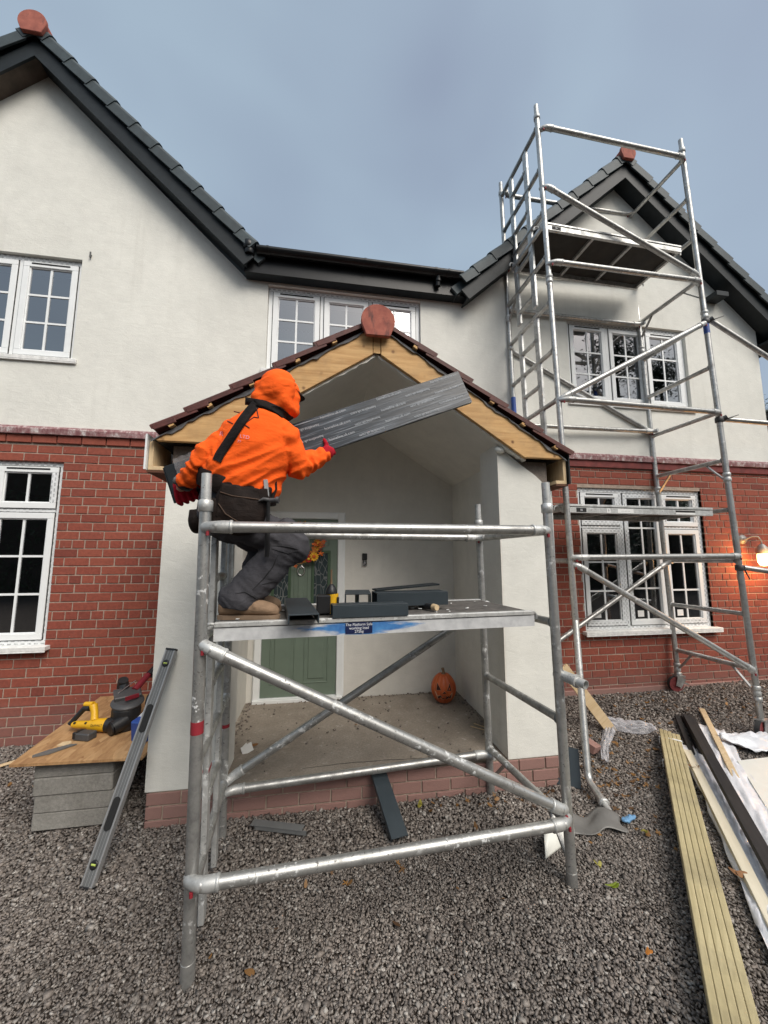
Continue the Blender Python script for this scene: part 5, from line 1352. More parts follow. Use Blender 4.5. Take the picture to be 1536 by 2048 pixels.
# ---- the wrapped board he holds
BO = empty('fascia_board', onb(.85, 0, 0), 'long dark grey board in printed stretch film held at both ends by the roofer', 'board')
LB = (br_-bl).length
def bbox(mb, s0, s1, u0, u1, n0, n1):
    v = [onb(s, u, n) for n in (n0, n1) for u in (u0, u1) for s in (s0, s1)]
    mb.add(v, [(0, 2, 3, 1), (4, 5, 7, 6), (0, 1, 5, 4), (2, 6, 7, 3), (0, 4, 6, 2), (1, 3, 7, 5)])
mb = MB(); bbox(mb, .0, LB-.004, .002, BW-.002, -BT*.46, -.0015); b1 = build(mb, 'board', 'trim_dark', BO, bevel=.002)
mb = MB(); bbox(mb, -.012, LB-.008, .0, BW-.002, -BT, -BT*.52); build(mb, 'board', 'trim_dark', BO, bevel=.002)
wz = MB(); s0 = .17
rows = []
for i in range(90):
    s_ = s0+(LB-s0)*i/89; row = []
    for j, u in enumerate(np.linspace(-.002, BW+.001, 13)):
        row.append(onb(s_, u, .0006+.0016*abs(MN.noise(Vector((s_*2.2, u*70, 1.3))))))
    rows.append(row)
wz.loft(rows, True, False, False); bbox(wz, s0, LB, -.0015, -.0005, -BT*.9, 0); wp = build(wz, 'wrap_film', 'board_wrap', BO)
# own frame: X along the board, Z up its face
def reframe2(o, org, X, Y, Z):
    M_ = Matrix((X, Y, Z)).transposed().to_4x4(); M_.translation = Vector(org); wm = Matrix.Translation(worldloc(o)); o.data.transform(M_.inverted() @ wm); o.matrix_basis = Matrix.Translation(-worldloc(o.parent)) @ M_
reframe2(wp, bl, BD, -BN, BU)
rr = random.Random(3)
for row, u in enumerate((.194, .158, .122, .088, .052, .020)):
    fl = row % 2; s_ = .55+.11*row % .2
    s_ = .50+((row*.17) % .34)
    while s_ < LB-.12:
        X, Y_ = (BD, BU) if not fl else (-BD, -BU)
        mb = MB(); text_on(mb, 'homeline.uk.com', .0225, onb(s_+.10, u, .0028), X, Y_, .0004); build(mb, 'film_lettering', 'film_ink', BO); s_ += .345
# slack film at the far left end
mb = MB(); rows = []
for i in range(16):
    s_ = .055+.13*i/15; rows.append([onb(s_, u+.012*MN.noise(Vector((s_*30, u*20, 4)))+(.03 if k > 6 else 0)*MN.noise(Vector((s_*25, 2, 1))), .004+.016*abs(MN.noise(Vector((s_*26, u*26, 9))))) for k, u in enumerate(np.linspace(.07, BW+.02, 10))])
mb.loft(rows, True, False, False); build(mb, 'loose_film', 'clear_film', BO)

# ---- hammer hanging from the belt
HM = empty('claw_hammer', (-.25, -2.05, 1.66), 'claw hammer hanging head up from the tool belt of the orange hoodie worker', 'hammer')
mb = MB(); mb.path([(-.252, -2.058, 1.915), (-.253, -2.04, 1.80)], .0085, 10); mb.path([(-.253, -2.042, 1.815), (-.254, -2.03, 1.70), (-.255, -2.026, 1.655)], [.0095, .0125, .011], 12); build(mb, 'handle', 'black_plastic', HM)
mb = MB(); mb.path([(-.248, -2.058, 1.922), (-.222, -2.062, 1.924), (-.214, -2.063, 1.924)], [.011, .010, .012], 12); mb.tube((-.216, -2.063, 1.924), (-.203, -2.065, 1.923), .0165, 14)
for k in (-1, 1): mb.path([(-.252, -2.056, 1.924), (-.275, -2.055+.005*k, 1.928), (-.296, -2.052+.010*k, 1.918)], [.010, .008, .003], 8)
build(mb, 'hammer_head', 'grey_plastic', HM)
# ------------------------------------------------------------------ things on the near platform
TZ = 1.3645
def channel(mb, c0, c1, w, h, t=.006, z=None, flip=False, lip=True):
    # upside-down U: web on top, two legs down. c0,c1 ends of the centre line at the foot of the legs
    c0, c1 = Vector(c0), Vector(c1); d = (c1-c0).normalized(); sd = d.cross(Vector((0, 0, 1))).normalized(); u = sd.cross(d); ln = (c1-c0).length; m = (c0+c1)/2
    mb.obox(m+u*(h-t/2), (d, sd, u), (ln/2, w/2, t/2))
    for k in (-1, 1): mb.obox(m+sd*k*(w/2-t/2)+u*(h-t)/2, (d, sd, u), (ln/2, t/2, (h-t)/2))
def thing_mesh(mb, name, mat, label, cat, group=None, bevel=0, loc=None): return build(mb, name, mat, None, loc, bevel, label, cat, group)
mb = MB(); channel(mb, (-.070, -2.165, TZ-.0005), (-.150, -1.46, TZ), .135, .042); thing_mesh(mb, 'trim_channel', 'anthracite', 'grey trim channel pointing at the viewer beside the tan boot', 'trim', 'grey trims on the platform', .0015)
mb = MB(); channel(mb, (.055, -1.985, TZ), (.432, -1.955, TZ), .10, .060); thing_mesh(mb, 'trim_channel', 'anthracite', 'long grey trim lying lowest and nearest the platform edge above the load label', 'trim', 'grey trims on the platform', .0015)
mb = MB(); channel(mb, (.21, -1.72, TZ), (.23, -1.45, TZ), .15, .085); mb.obox((.215, -1.60, TZ+.04), ((1, 0, 0), (0, 1, 0), (0, 0, 1)), (.003, .10, .04)); thing_mesh(mb, 'trim_channel', 'anthracite', 'short grey trim standing open end to the viewer between driver and long trims', 'trim', 'grey trims on the platform', .0015)
mb = MB(); channel(mb, (.30, -1.74, TZ+.02), (.72, -1.70, TZ+.02), .13, .075); mb.box(.34, .36, -1.80, -1.66, TZ, TZ+.02); mb.box(.64, .66, -1.80, -1.66, TZ, TZ+.02); thing_mesh(mb, 'trim_channel', 'anthracite', 'grey trim in the middle of the platform pile, under the thin tilted one', 'trim', 'grey trims on the platform', .0015)
mb = MB(); mb.beam((.31, -1.66, TZ+.100), (.70, -1.62, TZ+.128), .11, .009); thing_mesh(mb, 'trim_channel', 'trim_dark', 'thin black trim tilted on top of the platform pile', 'trim', 'grey trims on the platform', .0015)
# cordless driver standing bit up
DV = empty('cordless_driver', (.02, -1.86, TZ), 'black and yellow cordless driver standing bit upwards on the platform beside the boots', 'power tool')
mb = MB(); mb.box(-.020, .052, -1.895, -1.82, TZ, TZ+.095); build(mb, 'battery', 'black_plastic', DV, bevel=.006)
mb = MB(); mb.tube((.064, -1.855, TZ), (.064, -1.855, TZ+.10), .030, 16); build(mb, 'motor_body', 'yellow_plastic', DV)
mb = MB(); mb.lathe([(.031, 0), (.031, .01), (.024, .03), (.014, .045), (.008, .05)], (.056, -1.855, TZ+.10), (0, 0, 1), 16); build(mb, 'nose', 'black_plastic', DV)
mb = MB(); mb.tube((.055, -1.855, TZ+.15), (.055, -1.855, TZ+.175), .006, 10); mb.tube((.055, -1.855, TZ+.175), (.055, -1.855, TZ+.225), .0045, 8); build(mb, 'driver_bit', 'stem_brown', DV)
mb = MB(); mb.box(.084, .096, -1.885, -1.83, TZ+.01, TZ+.085); build(mb, 'grip', 'black_plastic', DV, bevel=.003)
mb = MB(); text_on(mb, 'Cordless', .012, (.016, -1.8955, TZ+.07), (1, 0, 0), (0, 0, 1)); build(mb, 'maker_print', 'grey_plastic', DV) if False else None
RT = empty('hand_tool', (.62, -1.80, TZ), 'dark wooden handled hand tool at the right end of the platform pile', 'tool')
mb = MB(); mb.path([(.57, -1.72, TZ+.017), (.615, -1.83, TZ+.017)], [.014, .017], 12); build(mb, 'shaft', 'black_plastic', RT)
mb = MB(); mb.path([(.616, -1.832, TZ+.017), (.628, -1.862, TZ+.017)], [.0185, .016], 12); build(mb, 'ferrule', 'timber_pale', RT)
mb = MB()
for k in range(46):
    u, w = random.uniform(.1, 1.6), random.uniform(.09, .6); p = TA(u, w, TZ); mb.obox(p+Vector((0, 0, .002)), ((math.cos(k), math.sin(k), 0), (-math.sin(k), math.cos(k), 0), (0, 0, 1)), (random.uniform(.003, .012), random.uniform(.002, .006), .0015))
o = build(mb, 'plaster_crumbs', 'white_paper', loc=(0, 0, 0), kind='stuff')

# ------------------------------------------------------------------ ground in front of the porch
mb = MB(); a, b = Vector((.41, -1.16, .215)), Vector((.485, -1.53, .035)); d = (b-a).normalized(); sd = Vector((1, .2, 0)); sd = (sd-d*sd.dot(d)).normalized(); u = sd.cross(d); m = (a+b)/2
u = u if u.z > 0 else -u
mb.obox(m, (d, sd, u), ((b-a).length/2, .052, .003))
for k in (-1, 1): mb.obox(m+sd*k*.050-u*.012, (d, sd, u), ((b-a).length/2, .003, .012))
thing_mesh(mb, 'trim_offcut', 'anthracite', 'dark trim offcut leaning on the porch plinth down to the gravel', 'trim', None, .001)
mb = MB(); a, b = Vector((-.385, -1.275, .035)), Vector((-.075, -1.375, .033)); d = (b-a).normalized(); mb.beam(a+Vector((0, 0, .012)), b+Vector((0, 0, .012)), .055, .004); mb.beam(a+Vector((.02, -.03, 0)), b+Vector((.02, -.03, 0)), .004, .024); thing_mesh(mb, 'angle_strip', 'level_face', 'small grey angle strip lying on the gravel left of the leaning dark trim', 'trim')
mb = MB(); c = Vector((1.82, -1.13, .115)); X = Vector((.80, -.50, .0)).normalized(); Z_ = Vector((.22, .35, .9)).normalized(); Yv = Z_.cross(X); mb.obox(c, (X, Yv, Z_), (.10, .006, .125)); thing_mesh(mb, 'board_offcut', 'anthracite', 'dark panel offcut leaning at the right corner of the porch plinth', 'board', None, .001)

# workbench: board on stacked blocks, tools on it
for k in range(4):
    mb = MB(); j = [random.uniform(-.008, .008) for _ in range(2)]; mb.box(-1.695+j[0], -1.255+j[0], -1.105+j[1], -.89+j[1], .0155+k*.1005, .0145+(k+1)*.1005)
    thing_mesh(mb, 'concrete_block', 'concrete_block', ('lowest of the four grey blocks under the wooden board', 'second grey block from the gravel under the wooden board', 'third grey block from the gravel under the wooden board', 'topmost grey block directly carrying the wooden board')[k], 'block', 'concrete blocks under the board', .006)
OZ = .4185
mb = MB(); mb.prism([(-1.80, -1.165), (-1.062, -1.20), (-1.062, -.02), (-1.90, -.02)], lambda a, b, t: (a, b, OZ+.018*t), 0); thing_mesh(mb, 'osb_board', 'osb', 'rough flake board on concrete blocks serving as a tool bench by the porch', 'board', None, .001)
OT = OZ+.0185
def B_(*a): return Vector(a)
# yellow cordless saw
SW = empty('reciprocating_saw', (-1.55, -.80, OT), 'yellow and black cordless power saw lying at the left of the tool board', 'power tool')
a, b = Vector((-1.70, -.76, OT+.052)), Vector((-1.46, -.80, OT+.050))
mb = MB(); mb.path([a, lerp(a, b, .12), lerp(a, b, .45), lerp(a, b, .55), lerp(a, b, .92), b], [.018, .024, .026, .038, .043, .040], 16); build(mb, 'body', 'yellow_plastic', SW)
mb = MB(); mb.path([b, b+(b-a).normalized()*.055], [.046, .044], 18); mb.path([b+(b-a).normalized()*.055, b+(b-a).normalized()*.075], [.044, .03], 18); build(mb, 'front_boot', 'black_plastic', SW)
mb = MB(); mb.path([lerp(a, b, .62)+B_(0, 0, .03), lerp(a, b, .56)+B_(0, .02, .075), lerp(a, b, .47)+B_(0, .035, .118)], [.024, .022, .026], 12); mb.path([lerp(a, b, .47)+B_(0, .035, .122), lerp(a, b, .2)+B_(0, .045, .120)], [.020, .016], 12); build(mb, 'handle_frame', 'yellow_plastic', SW)
mb = MB(); mb.path([lerp(a, b, .40)+B_(0, .028, .100), lerp(a, b, .22)+B_(0, .03, .095), lerp(a, b, .05)+B_(0, .02, .045), a+B_(-.02, .0, .0)], [.020, .019, .017, .016], 12); build(mb, 'grip', 'black_plastic', SW)
mb = MB()
for t in (.1, .42): q = lerp(a, b, t)+B_(0, -.02, .018); mb.ell(q, ((1, 0, 0), (0, 1, 0), (0, 0, 1)), (.009, .009, .007), 10, 6)
build(mb, 'screw', 'gap_black', SW)
mb = MB(); text_on(mb, 'DeWALT', .020, lerp(a, b, .78)+B_(0, -.043, .012), (b-a), (0, .3, 1)); build(mb, 'maker_print', 'gap_black', SW)
# black and red mitre saw with blade guard
MS = empty('mitre_saw', (-1.38, -.72, OT), 'black and dark red power saw with round guard in the middle of the tool board', 'power tool')
mb = MB(); mb.lathe([(.085, 0), (.092, .02), (.092, .13), (.085, .16), (.06, .17)], (-1.37, -.74, OT), (0, 0, 1), 24); build(mb, 'dust_drum', 'black_plastic', MS)
mb = MB(); mb.path([(-1.40, -.86, OT+.045), (-1.345, -.79, OT+.07)], [.046, .050], 18); mb.tube((-1.402, -.862, OT+.045), (-1.41, -.871, OT+.044), .040, 18); build(mb, 'spout', 'black_plastic', MS)
mb = MB(); mb.lathe([(.096, 0), (.105, .006), (.105, .02), (.07, .03)], (-1.37, -.73, OT+.165), (.1, -.25, 1), 24); mb.obox((-1.39, -.69, OT+.21), ((.86, .5, 0), (-.5, .86, .3), (0, -.3, 1)), (.085, .06, .026)); build(mb, 'housing', 'grey_plastic', MS, bevel=.006)
mb = MB(); mb.path([(-1.42, -.66, OT+.22), (-1.47, -.60, OT+.275)], [.032, .036], 14); mb.tube((-1.475, -.60, OT+.24), (-1.455, -.63, OT+.30), .034, 14); build(mb, 'knob', 'black_plastic', MS)
mb = MB(); mb.path([(-1.36, -.66, OT+.23), (-1.33, -.55, OT+.29), (-1.30, -.47, OT+.335)], [.026, .022, .026], 12); mb.obox((-1.33, -.76, OT+.215), ((.6, .8, 0), (-.8, .6, 0), (0, 0, 1)), (.045, .008, .012)); build(mb, 'red_handle', 'red_plastic', MS)
mb = MB(); mb.path([(-1.315, -.53, OT+.300), (-1.285, -.45, OT+.350), (-1.275, -.42, OT+.352)], [.030, .028, .02], 12); build(mb, 'handle_grip', 'black_plastic', MS)
mb = MB(); mb.path([(-1.275, -.42, OT+.355), (-1.26, -.40, OT+.375), (-1.245, -.40, OT+.40)], .005, 8); build(mb, 'hook', 'chrome', MS)
mb = MB(); mb.path([(-1.44, -.73, OT+.235), (-1.38, -.60, OT+.285)], .004, 6); build(mb, 'guard_rod', 'chrome', MS)
# second driver
D2 = empty('impact_driver', (-1.32, -.33, OT), 'black and yellow drill lying at the back right of the tool board', 'power tool')
mb = MB()
for k in range(3): mb.tube((-1.375+.035*k, -.37, OT+.055), (-1.352+.035*k, -.37, OT+.055), .052-.003*(k == 1), 18)
build(mb, 'motor_body', 'black_plastic', D2)
mb = MB()
for k in range(2): mb.tube((-1.352+.035*k, -.37, OT+.055), (-1.340+.035*k, -.37, OT+.055), .054, 18)
mb.obox((-1.30, -.42, OT+.075), ((1, 0, 0), (0, 1, 0), (0, 0, 1)), (.045, .008, .025)); build(mb, 'yellow_ring', 'yellow_plastic', D2)
mb = MB(); mb.path([(-1.27, -.36, OT+.065), (-1.20, -.34, OT+.075), (-1.13, -.33, OT+.06)], [.032, .025, .022], 12); mb.obox((-1.12, -.33, OT+.035), ((1, 0, 0), (0, 1, 0), (0, 0, 1)), (.03, .035, .034)); build(mb, 'grip', 'black_plastic', D2)
# battery, chip, metal offcut, packet
BT_ = empty('battery_pack', (-1.55, -.885, OT), 'grey battery pack lying in front of the yellow saw', 'battery')
mb = MB(); mb.obox((-1.55, -.885, OT+.024), ((.95, -.3, 0), (.3, .95, 0), (0, 0, 1)), (.058, .036, .023)); build(mb, 'case', 'grey_plastic', BT_, bevel=.006)
mb = MB(); mb.obox((-1.60, -.872, OT+.030), ((.95, -.3, 0), (.3, .95, 0), (0, 0, 1)), (.014, .034, .021)); build(mb, 'contact_end', 'black_plastic', BT_, bevel=.004)
mb = MB(); mb.prism([(-.034, -.02), (.012, -.028), (.038, .006), (.020, .030), (-.022, .022)], lambda a, b, t: (-1.632+a, -.955+b, OT+.012*t), 0); thing_mesh(mb, 'wood_chip', 'timber_pale', 'small pale wood chip beside the grey battery pack', 'wood chip', None, .001)
mb = MB(); mb.prism([(-.11, -.085), (-.02, -.05), (.10, .09), (.05, .095), (-.06, .02)], lambda a, b, t: (-1.63+a*.8, -1.04+b*.8, OT+.003+.018*t*(.3+max(0, -b*6))), 0); thing_mesh(mb, 'metal_offcut', 'level_face', 'grey triangular metal offcut near the left front corner of the tool board', 'offcut')
PK = empty('fixings_packet', (-1.16, -.98, OT), 'torn blue and white packet half hidden behind the spirit level', 'packet')
mb = MB(); mb.obox((-1.165, -.97, OT+.07), ((.9, -.4, 0), (.4, .9, .2), (0, -.2, 1)), (.06, .035, .07)); build(mb, 'packet_body', 'blue_paper', PK, bevel=.008)
mb = MB(); mb.obox((-1.163, -1.008, OT+.075), ((.9, -.4, 0), (.4, .9, .2), (0, -.2, 1)), (.026, .001, .03)); mb.prism([(-.06, 0), (-.01, .05), (.02, .015), (.05, .03), (.06, 0)], lambda a, b, t: (-1.155+a, -.955-a*.4+.003*t, OT+.135+b), 0); build(mb, 'torn_flap', 'white_paper', PK)

# spirit level leaning on the pier
SL = empty('spirit_level', (-1.12, -1.57, .0), 'long grey spirit level leaning against the left porch pier', 'spirit level')
a, b = Vector((-1.125, -1.57, .012)), Vector((-.940, -1.183, 1.060)); d = (b-a).normalized(); nrm = Vector((-.25, -.93, .38)); nrm = (nrm-d*nrm.dot(d)).normalized(); sd = d.cross(nrm); sd = sd if sd.x > 0 else -sd; ln = (b-a).length
def lv(mb, s0, s1, w0, w1, n0, n1): mb.obox(a+d*(s0+s1)/2+sd*(w0+w1)/2+nrm*(n0+n1)/2, (d, sd, nrm), ((s1-s0)/2, (w1-w0)/2, (n1-n0)/2))
mb = MB(); lv(mb, 0, ln, -.031, .031, -.013, .010); build(mb, 'web', 'level_face', SL)
mb = MB(); lv(mb, 0, ln, -.033, -.024, -.0145, .0145); lv(mb, 0, ln, .024, .033, -.0145, .0145); lv(mb, 0, ln, -.010, -.0075, .010, .0112); lv(mb, 0, ln, .0075, .010, .010, .0112); build(mb, 'flange', 'silver_level', SL, bevel=.001)
mb = MB(); lv(mb, ln, ln+.012, -.034, .034, -.0155, .0155); lv(mb, -.012, 0, -.034, .034, -.0155, .0155); build(mb, 'end_cap', 'black_plastic', SL, bevel=.002)
for t in (.26, .66):
    mb = MB(); pts = []
    for k in range(20):
        an = 2*math.pi*k/20; u_, v_ = math.cos(an)*.019, math.sin(an)*.019+(.055 if math.sin(an) > 0 else -.055); pts.append((u_, v_))
    mb.prism(pts, lambda u_, v_, q: a+d*(ln*t+v_)+sd*u_+nrm*(.0095+.006*q), 0); build(mb, 'hand_hole', 'gap_black', SL)
for t in (.075, .93):
    mb = MB(); c = a+d*ln*t; mb.lathe([(.014, 0), (.021, .001), (.021, .005), (.014, .006)], c+nrm*.0098, nrm, 18); vr = build(mb, 'vial_ring', 'black_plastic', SL)
    mb = MB(); mb.tube(c-sd*.012+nrm*.014, c+sd*.012+nrm*.014, .005, 10); build(mb, 'vial', 'vial', vr)

# ------------------------------------------------------------------ in the porch
PK_ = empty('pumpkin_lantern', (1.25, -.02, FZ+.006), 'orange carved pumpkin lantern with a grinning face in the porch corner', 'pumpkin')
pc = Vector((1.25, -.02, FZ+.006)); H_ = .285; face = Vector((-.28, -.96, 0)).normalized(); sid = Vector((-face.y, face.x, 0))
def prad(ph, z):
    t = z/H_; base = .128*(math.sin(math.pi*min(1, max(0, .07+t*.88)))**.62); return base*(1-.055*abs(math.sin(ph*5))**6*1.0-.035*(1-abs(math.cos(ph*5)))**2)
mb = MB(); rg = []; N_ = 80
for i in range(29):
    z = H_*i/28; rg.append([pc+Vector((math.cos(2*math.pi*k/N_)*prad(2*math.pi*k/N_, z)*(.2 if i in (0, 28) else 1), math.sin(2*math.pi*k/N_)*prad(2*math.pi*k/N_, z)*(.2 if i in (0, 28) else 1), z-.012*(i == 28))) for k in range(N_)])
mb.loft(rg, True, True); build(mb, 'pumpkin_shell', 'pumpkin_skin', PK_)
mb = MB(); mb.path([pc+Vector((0, 0, H_-.02)), pc+Vector((.002, 0, H_+.012)), pc+Vector((-.006, .004, H_+.045))], [.026, .013, .015], 10); build(mb, 'stem', 'stem_brown', PK_)
pbv = bvh_of([o for o in PK_.children if o.name.startswith('pumpkin_shell')])
def carve(poly, name, mat, lift):
    # fan of the outline pressed on the skin
    P_ = []; pts = []
    for i in range(len(poly)):
        A, B2 = poly[i], poly[(i+1) % len(poly)]
        for k in range(4): pts.append((A[0]+(B2[0]-A[0])*k/4, A[1]+(B2[1]-A[1])*k/4))
    out = []
    for u, z in pts:
        o_ = pc+sid*u+Vector((0, 0, z))+face*.4; r = pbv.ray_cast(o_, -face); out.append(r[0]+face*lift if r[0] is not None else o_-face*.3)
    return out
def carved(poly):
    ring = carve(poly, '', '', .0025); cx = sum((p for p in ring), Vector())/len(ring)
    mb = MB(); big = [cx+(p-cx)*1.09+face*-.0006 for p in ring]; rim_c = big; inn = [cx+(p-cx)*.985 for p in ring]; deep = [p-face*.002+face*.0026 for p in inn]
    B1 = MB(); n = len(ring); B1.add(big+[p+face*.0012 for p in inn], [(i, (i+1) % n, n+(i+1) % n, n+i) for i in range(n)]); build(B1, 'carved_rim', 'pumpkin_rind', PK_)
    from mathutils.geometry import tessellate_polygon
    tri = tessellate_polygon([[p+face*.0006 for p in inn]]); B3 = MB(); B3.add([p+face*.0012 for p in inn], [tuple(t) for t in tri]); build(B3, 'carved_hole', 'pumpkin_inside', PK_)
carved([(-.072, .150), (-.064, .215), (-.026, .150)]); carved([(.030, .148), (.058, .212), (.074, .146)])
carved([(-.018, .122), (.006, .145), (.024, .122)])
carved([(-.082, .135), (-.058, .088), (-.035, .104), (-.018, .088), (.012, .108), (.034, .090), (.058, .104), (.078, .128), (.066, .070), (.046, .082), (.030, .062), (.010, .078), (-.012, .060), (-.034, .078), (-.056, .062)])
# wreath on the door
WR = empty('door_wreath', (-.10, .24, 1.62), 'wreath of orange and red autumn leaves hanging on the green door', 'wreath')
wc = Vector((-.205, .235, 1.81)); wr_r = .175
mb = MB(); mb.path([wc+Vector((math.cos(t)*wr_r, 0, math.sin(t)*wr_r)) for t in np.linspace(0, 6.283, 36)], .012, 8); build(mb, 'ring', 'stem_brown', WR)
for mt, n_ in (('petal_orange', 60), ('leaf_orange', 46), ('petal_red', 26), ('petal_yellow', 14)):
    mb = MB()
    for k in range(n_):
        t = random.uniform(0, 6.283); rr_ = wr_r+random.gauss(0, .026); c = wc+Vector((math.cos(t)*rr_, random.uniform(-.045, -.008), math.sin(t)*rr_)); pts = leaf_poly(random.uniform(.018, .042), 5); q = Quaternion((1, 0, 0), R(90)+random.gauss(0, .5)) @ Quaternion((0, 0, 1), random.uniform(0, 6.28)); v = [c]+[c+q @ Vector((x, y, 6*(x*x+y*y))) for x, y in pts]
        mb.add(v, [(0, 1+i, 1+(i+1) % len(pts)) for i in range(len(pts))], True)
    build(mb, 'leaves', mt, WR, kind='stuff')
def sunflower(c, r, mp_, mc):
    mb = MB()
    for k in range(12):
        t = 2*math.pi*k/12; d = Vector((math.cos(t), 0, math.sin(t))); s_ = Vector((-d.z, 0, d.x)); mb.add([Vector(c)+d*r*.25+s_*r*.1, Vector(c)+d*r*.7+s_*r*.2+Vector((0, -.008, 0)), Vector(c)+d*r, Vector(c)+d*r*.7-s_*r*.2+Vector((0, -.008, 0)), Vector(c)+d*r*.25-s_*r*.1], [(0, 1, 2, 3, 4)])
    f = build(mb, 'flower', mp_, WR); mb = MB(); mb.ell(Vector(c)+Vector((0, -.008, 0)), ((1, 0, 0), (0, 1, 0), (0, 0, 1)), (r*.36, .010, r*.36), 14, 8); build(mb, 'flower_centre', mc, f)
sunflower((-.075, .175, 1.665), .052, 'petal_yellow', 'petal_orange'); sunflower((-.13, .175, 1.64), .040, 'petal_red', 'petal_yellow')
# doorbell
DB = empty('doorbell', (.47, .278, 1.56), 'slim black and silver doorbell on the white porch wall', 'doorbell')
mb = MB(); mb.box(.443, .497, .256, .2795, 1.628, 1.70); build(mb, 'camera_half', 'black_plastic', DB, bevel=.004)
mb = MB(); mb.box(.443, .497, .256, .2795, 1.56, 1.627); build(mb, 'button_half', 'chrome', DB, bevel=.004)
mb = MB(); mb.lathe([(.013, 0), (.013, .004), (.009, .005)], (.470, .2575, 1.594), (0, -1, 0), 14); build(mb, 'button', 'silver_level', DB)
# debris on the porch floor
mb = MB()
for k in range(420):
    e = random.random()
    if e < .35: x, y = random.uniform(-.70, 1.47), .27-abs(random.gauss(0, .035))
    elif e < .6: x, y = -.70+abs(random.gauss(0, .05)), random.uniform(-.8, .26)
    elif e < .8: x, y = 1.48-abs(random.gauss(0, .05)), random.uniform(-.8, .26)
    else: x, y = random.uniform(-.55, 1.3), random.uniform(-1.1, .2)
    s_ = random.uniform(.002, .010); t = random.uniform(0, 3); mb.obox((x, y, FZ+.007+s_*.3), ((math.cos(t), math.sin(t), .2), (-math.sin(t), math.cos(t), 0), (0, 0, 1)), (s_, s_*.7, s_*.5))
build(mb, 'floor_grit', 'block_bare', loc=(0, 0, 0), kind='stuff')
for k, (x, y, s_, m) in enumerate(((-.48, -.65, .028, 'leaf_brown'), (.33, -.42, .02, 'leaf_brown'), (1.36, -.05, .018, 'leaf_brown'))):
    mb = MB(); add_leaf(mb, (x, y, FZ+.016), s_, .3, 3); thing_mesh(mb, 'fallen_leaf', m, ('curled brown leaf on the left of the porch floor', 'small brown leaf in the middle of the porch floor', 'brown leaf scrap in front of the pumpkin lantern')[k], 'leaf', 'fallen leaves')
mb = MB(); mb.obox((-.52, -.74, FZ+.03), ((.8, .3, .3), (-.3, .9, 0), (-.3, 0, .9)), (.04, .003, .03)); mb.obox((-.55, -.70, FZ+.02), ((.4, .8, .2), (-.8, .4, 0), (0, -.2, .9)), (.03, .003, .02)); thing_mesh(mb, 'paper_scrap', 'white_paper', 'crumpled white scrap on the left edge of the porch floor', 'paper')

# ------------------------------------------------------------------ wall lamp
WL = empty('wall_lamp', (5.15, -.02, 1.6), 'lit wall lamp with glowing glass jar on a swan neck by the right edge', 'wall lamp')
mb = MB(); mb.lathe([(.058, 0), (.055, .02), (.03, .03), (.02, .05)], (5.10, -.003, 1.875), (0, -1, 0), 18); build(mb, 'wall_plate', 'lamp_grey', WL, bevel=0)
mb = MB(); mb.path([(5.10, -.05, 1.878), (5.13, -.10, 1.91), (5.17, -.135, 1.905), (5.188, -.15, 1.85), (5.188, -.15, 1.80)], .0085, 10); build(mb, 'swan_neck', 'lamp_grey', WL)
mb = MB(); mb.lathe([(.02, .115), (.032, .10), (.052, .07), (.058, .03), (.058, .0)], (5.188, -.15, 1.70), (0, 0, 1), 20); build(mb, 'lamp_cap', 'lamp_grey', WL)
mb = MB(); mb.lathe([(.004, -.145), (.035, -.135), (.053, -.10), (.055, -.03), (.050, 0)], (5.188, -.15, 1.70), (0, 0, 1), 20); jar = build(mb, 'glass_jar', 'lamp_glow', WL)
ld = bpy.data.lights.new('lamp_light', 'POINT'); ld.energy = 9.0; ld.color = (1, .50, .17); ld.shadow_soft_size = .07
lo = bpy.data.objects.new('lamp_light', ld); COL.objects.link(lo); lo.parent = WL; lo.location = Vector((5.15, -.26, 1.60))-Vector(WL.location)

# ------------------------------------------------------------------ timber and rubbish on the right
def lie(p0, p1, w, h): 
    mb = MB(); mb.beam(p0, p1, w, h); return mb
far, near = Vector((2.985, -.770, 0)), Vector((1.315, -2.635, 0)); dd = (near-far).normalized(); sdv = Vector((-dd.y, dd.x, 0)); sdv = sdv if sdv.x > 0 else -sdv
n5 = 5; pitch = .0290
names5 = ('leftmost batten of the strapped bundle of five greenish battens', 'second batten from the left in the strapped bundle', 'middle batten of the strapped bundle of five', 'fourth batten from the left in the strapped bundle', 'rightmost batten of the strapped bundle, next to the cream board')
for k in range(n5):
    w0 = k*pitch; jf = random.uniform(-.02, .02); q0 = far+sdv*(w0+.018)+dd*jf; q1 = near+sdv*(w0+.018)*.93+dd*.6
    q0.z = ground_z(q0.x, q0.y)+.040; q1.z = .058
    o = thing_mesh(lie(q0, q1, pitch-.0030, .075), 'timber_batten', 'timber_green', names5[k], 'batten', 'battens strapped in a bundle', .0025)
    # grain along the batten
    ang = math.atan2(dd.y, dd.x)-math.pi/2; bpy.context.view_layer.update()
    M_ = Matrix.Rotation(ang, 4, 'Z'); o.data.transform(M_.inverted()); o.rotation_euler = (0, 0, ang)
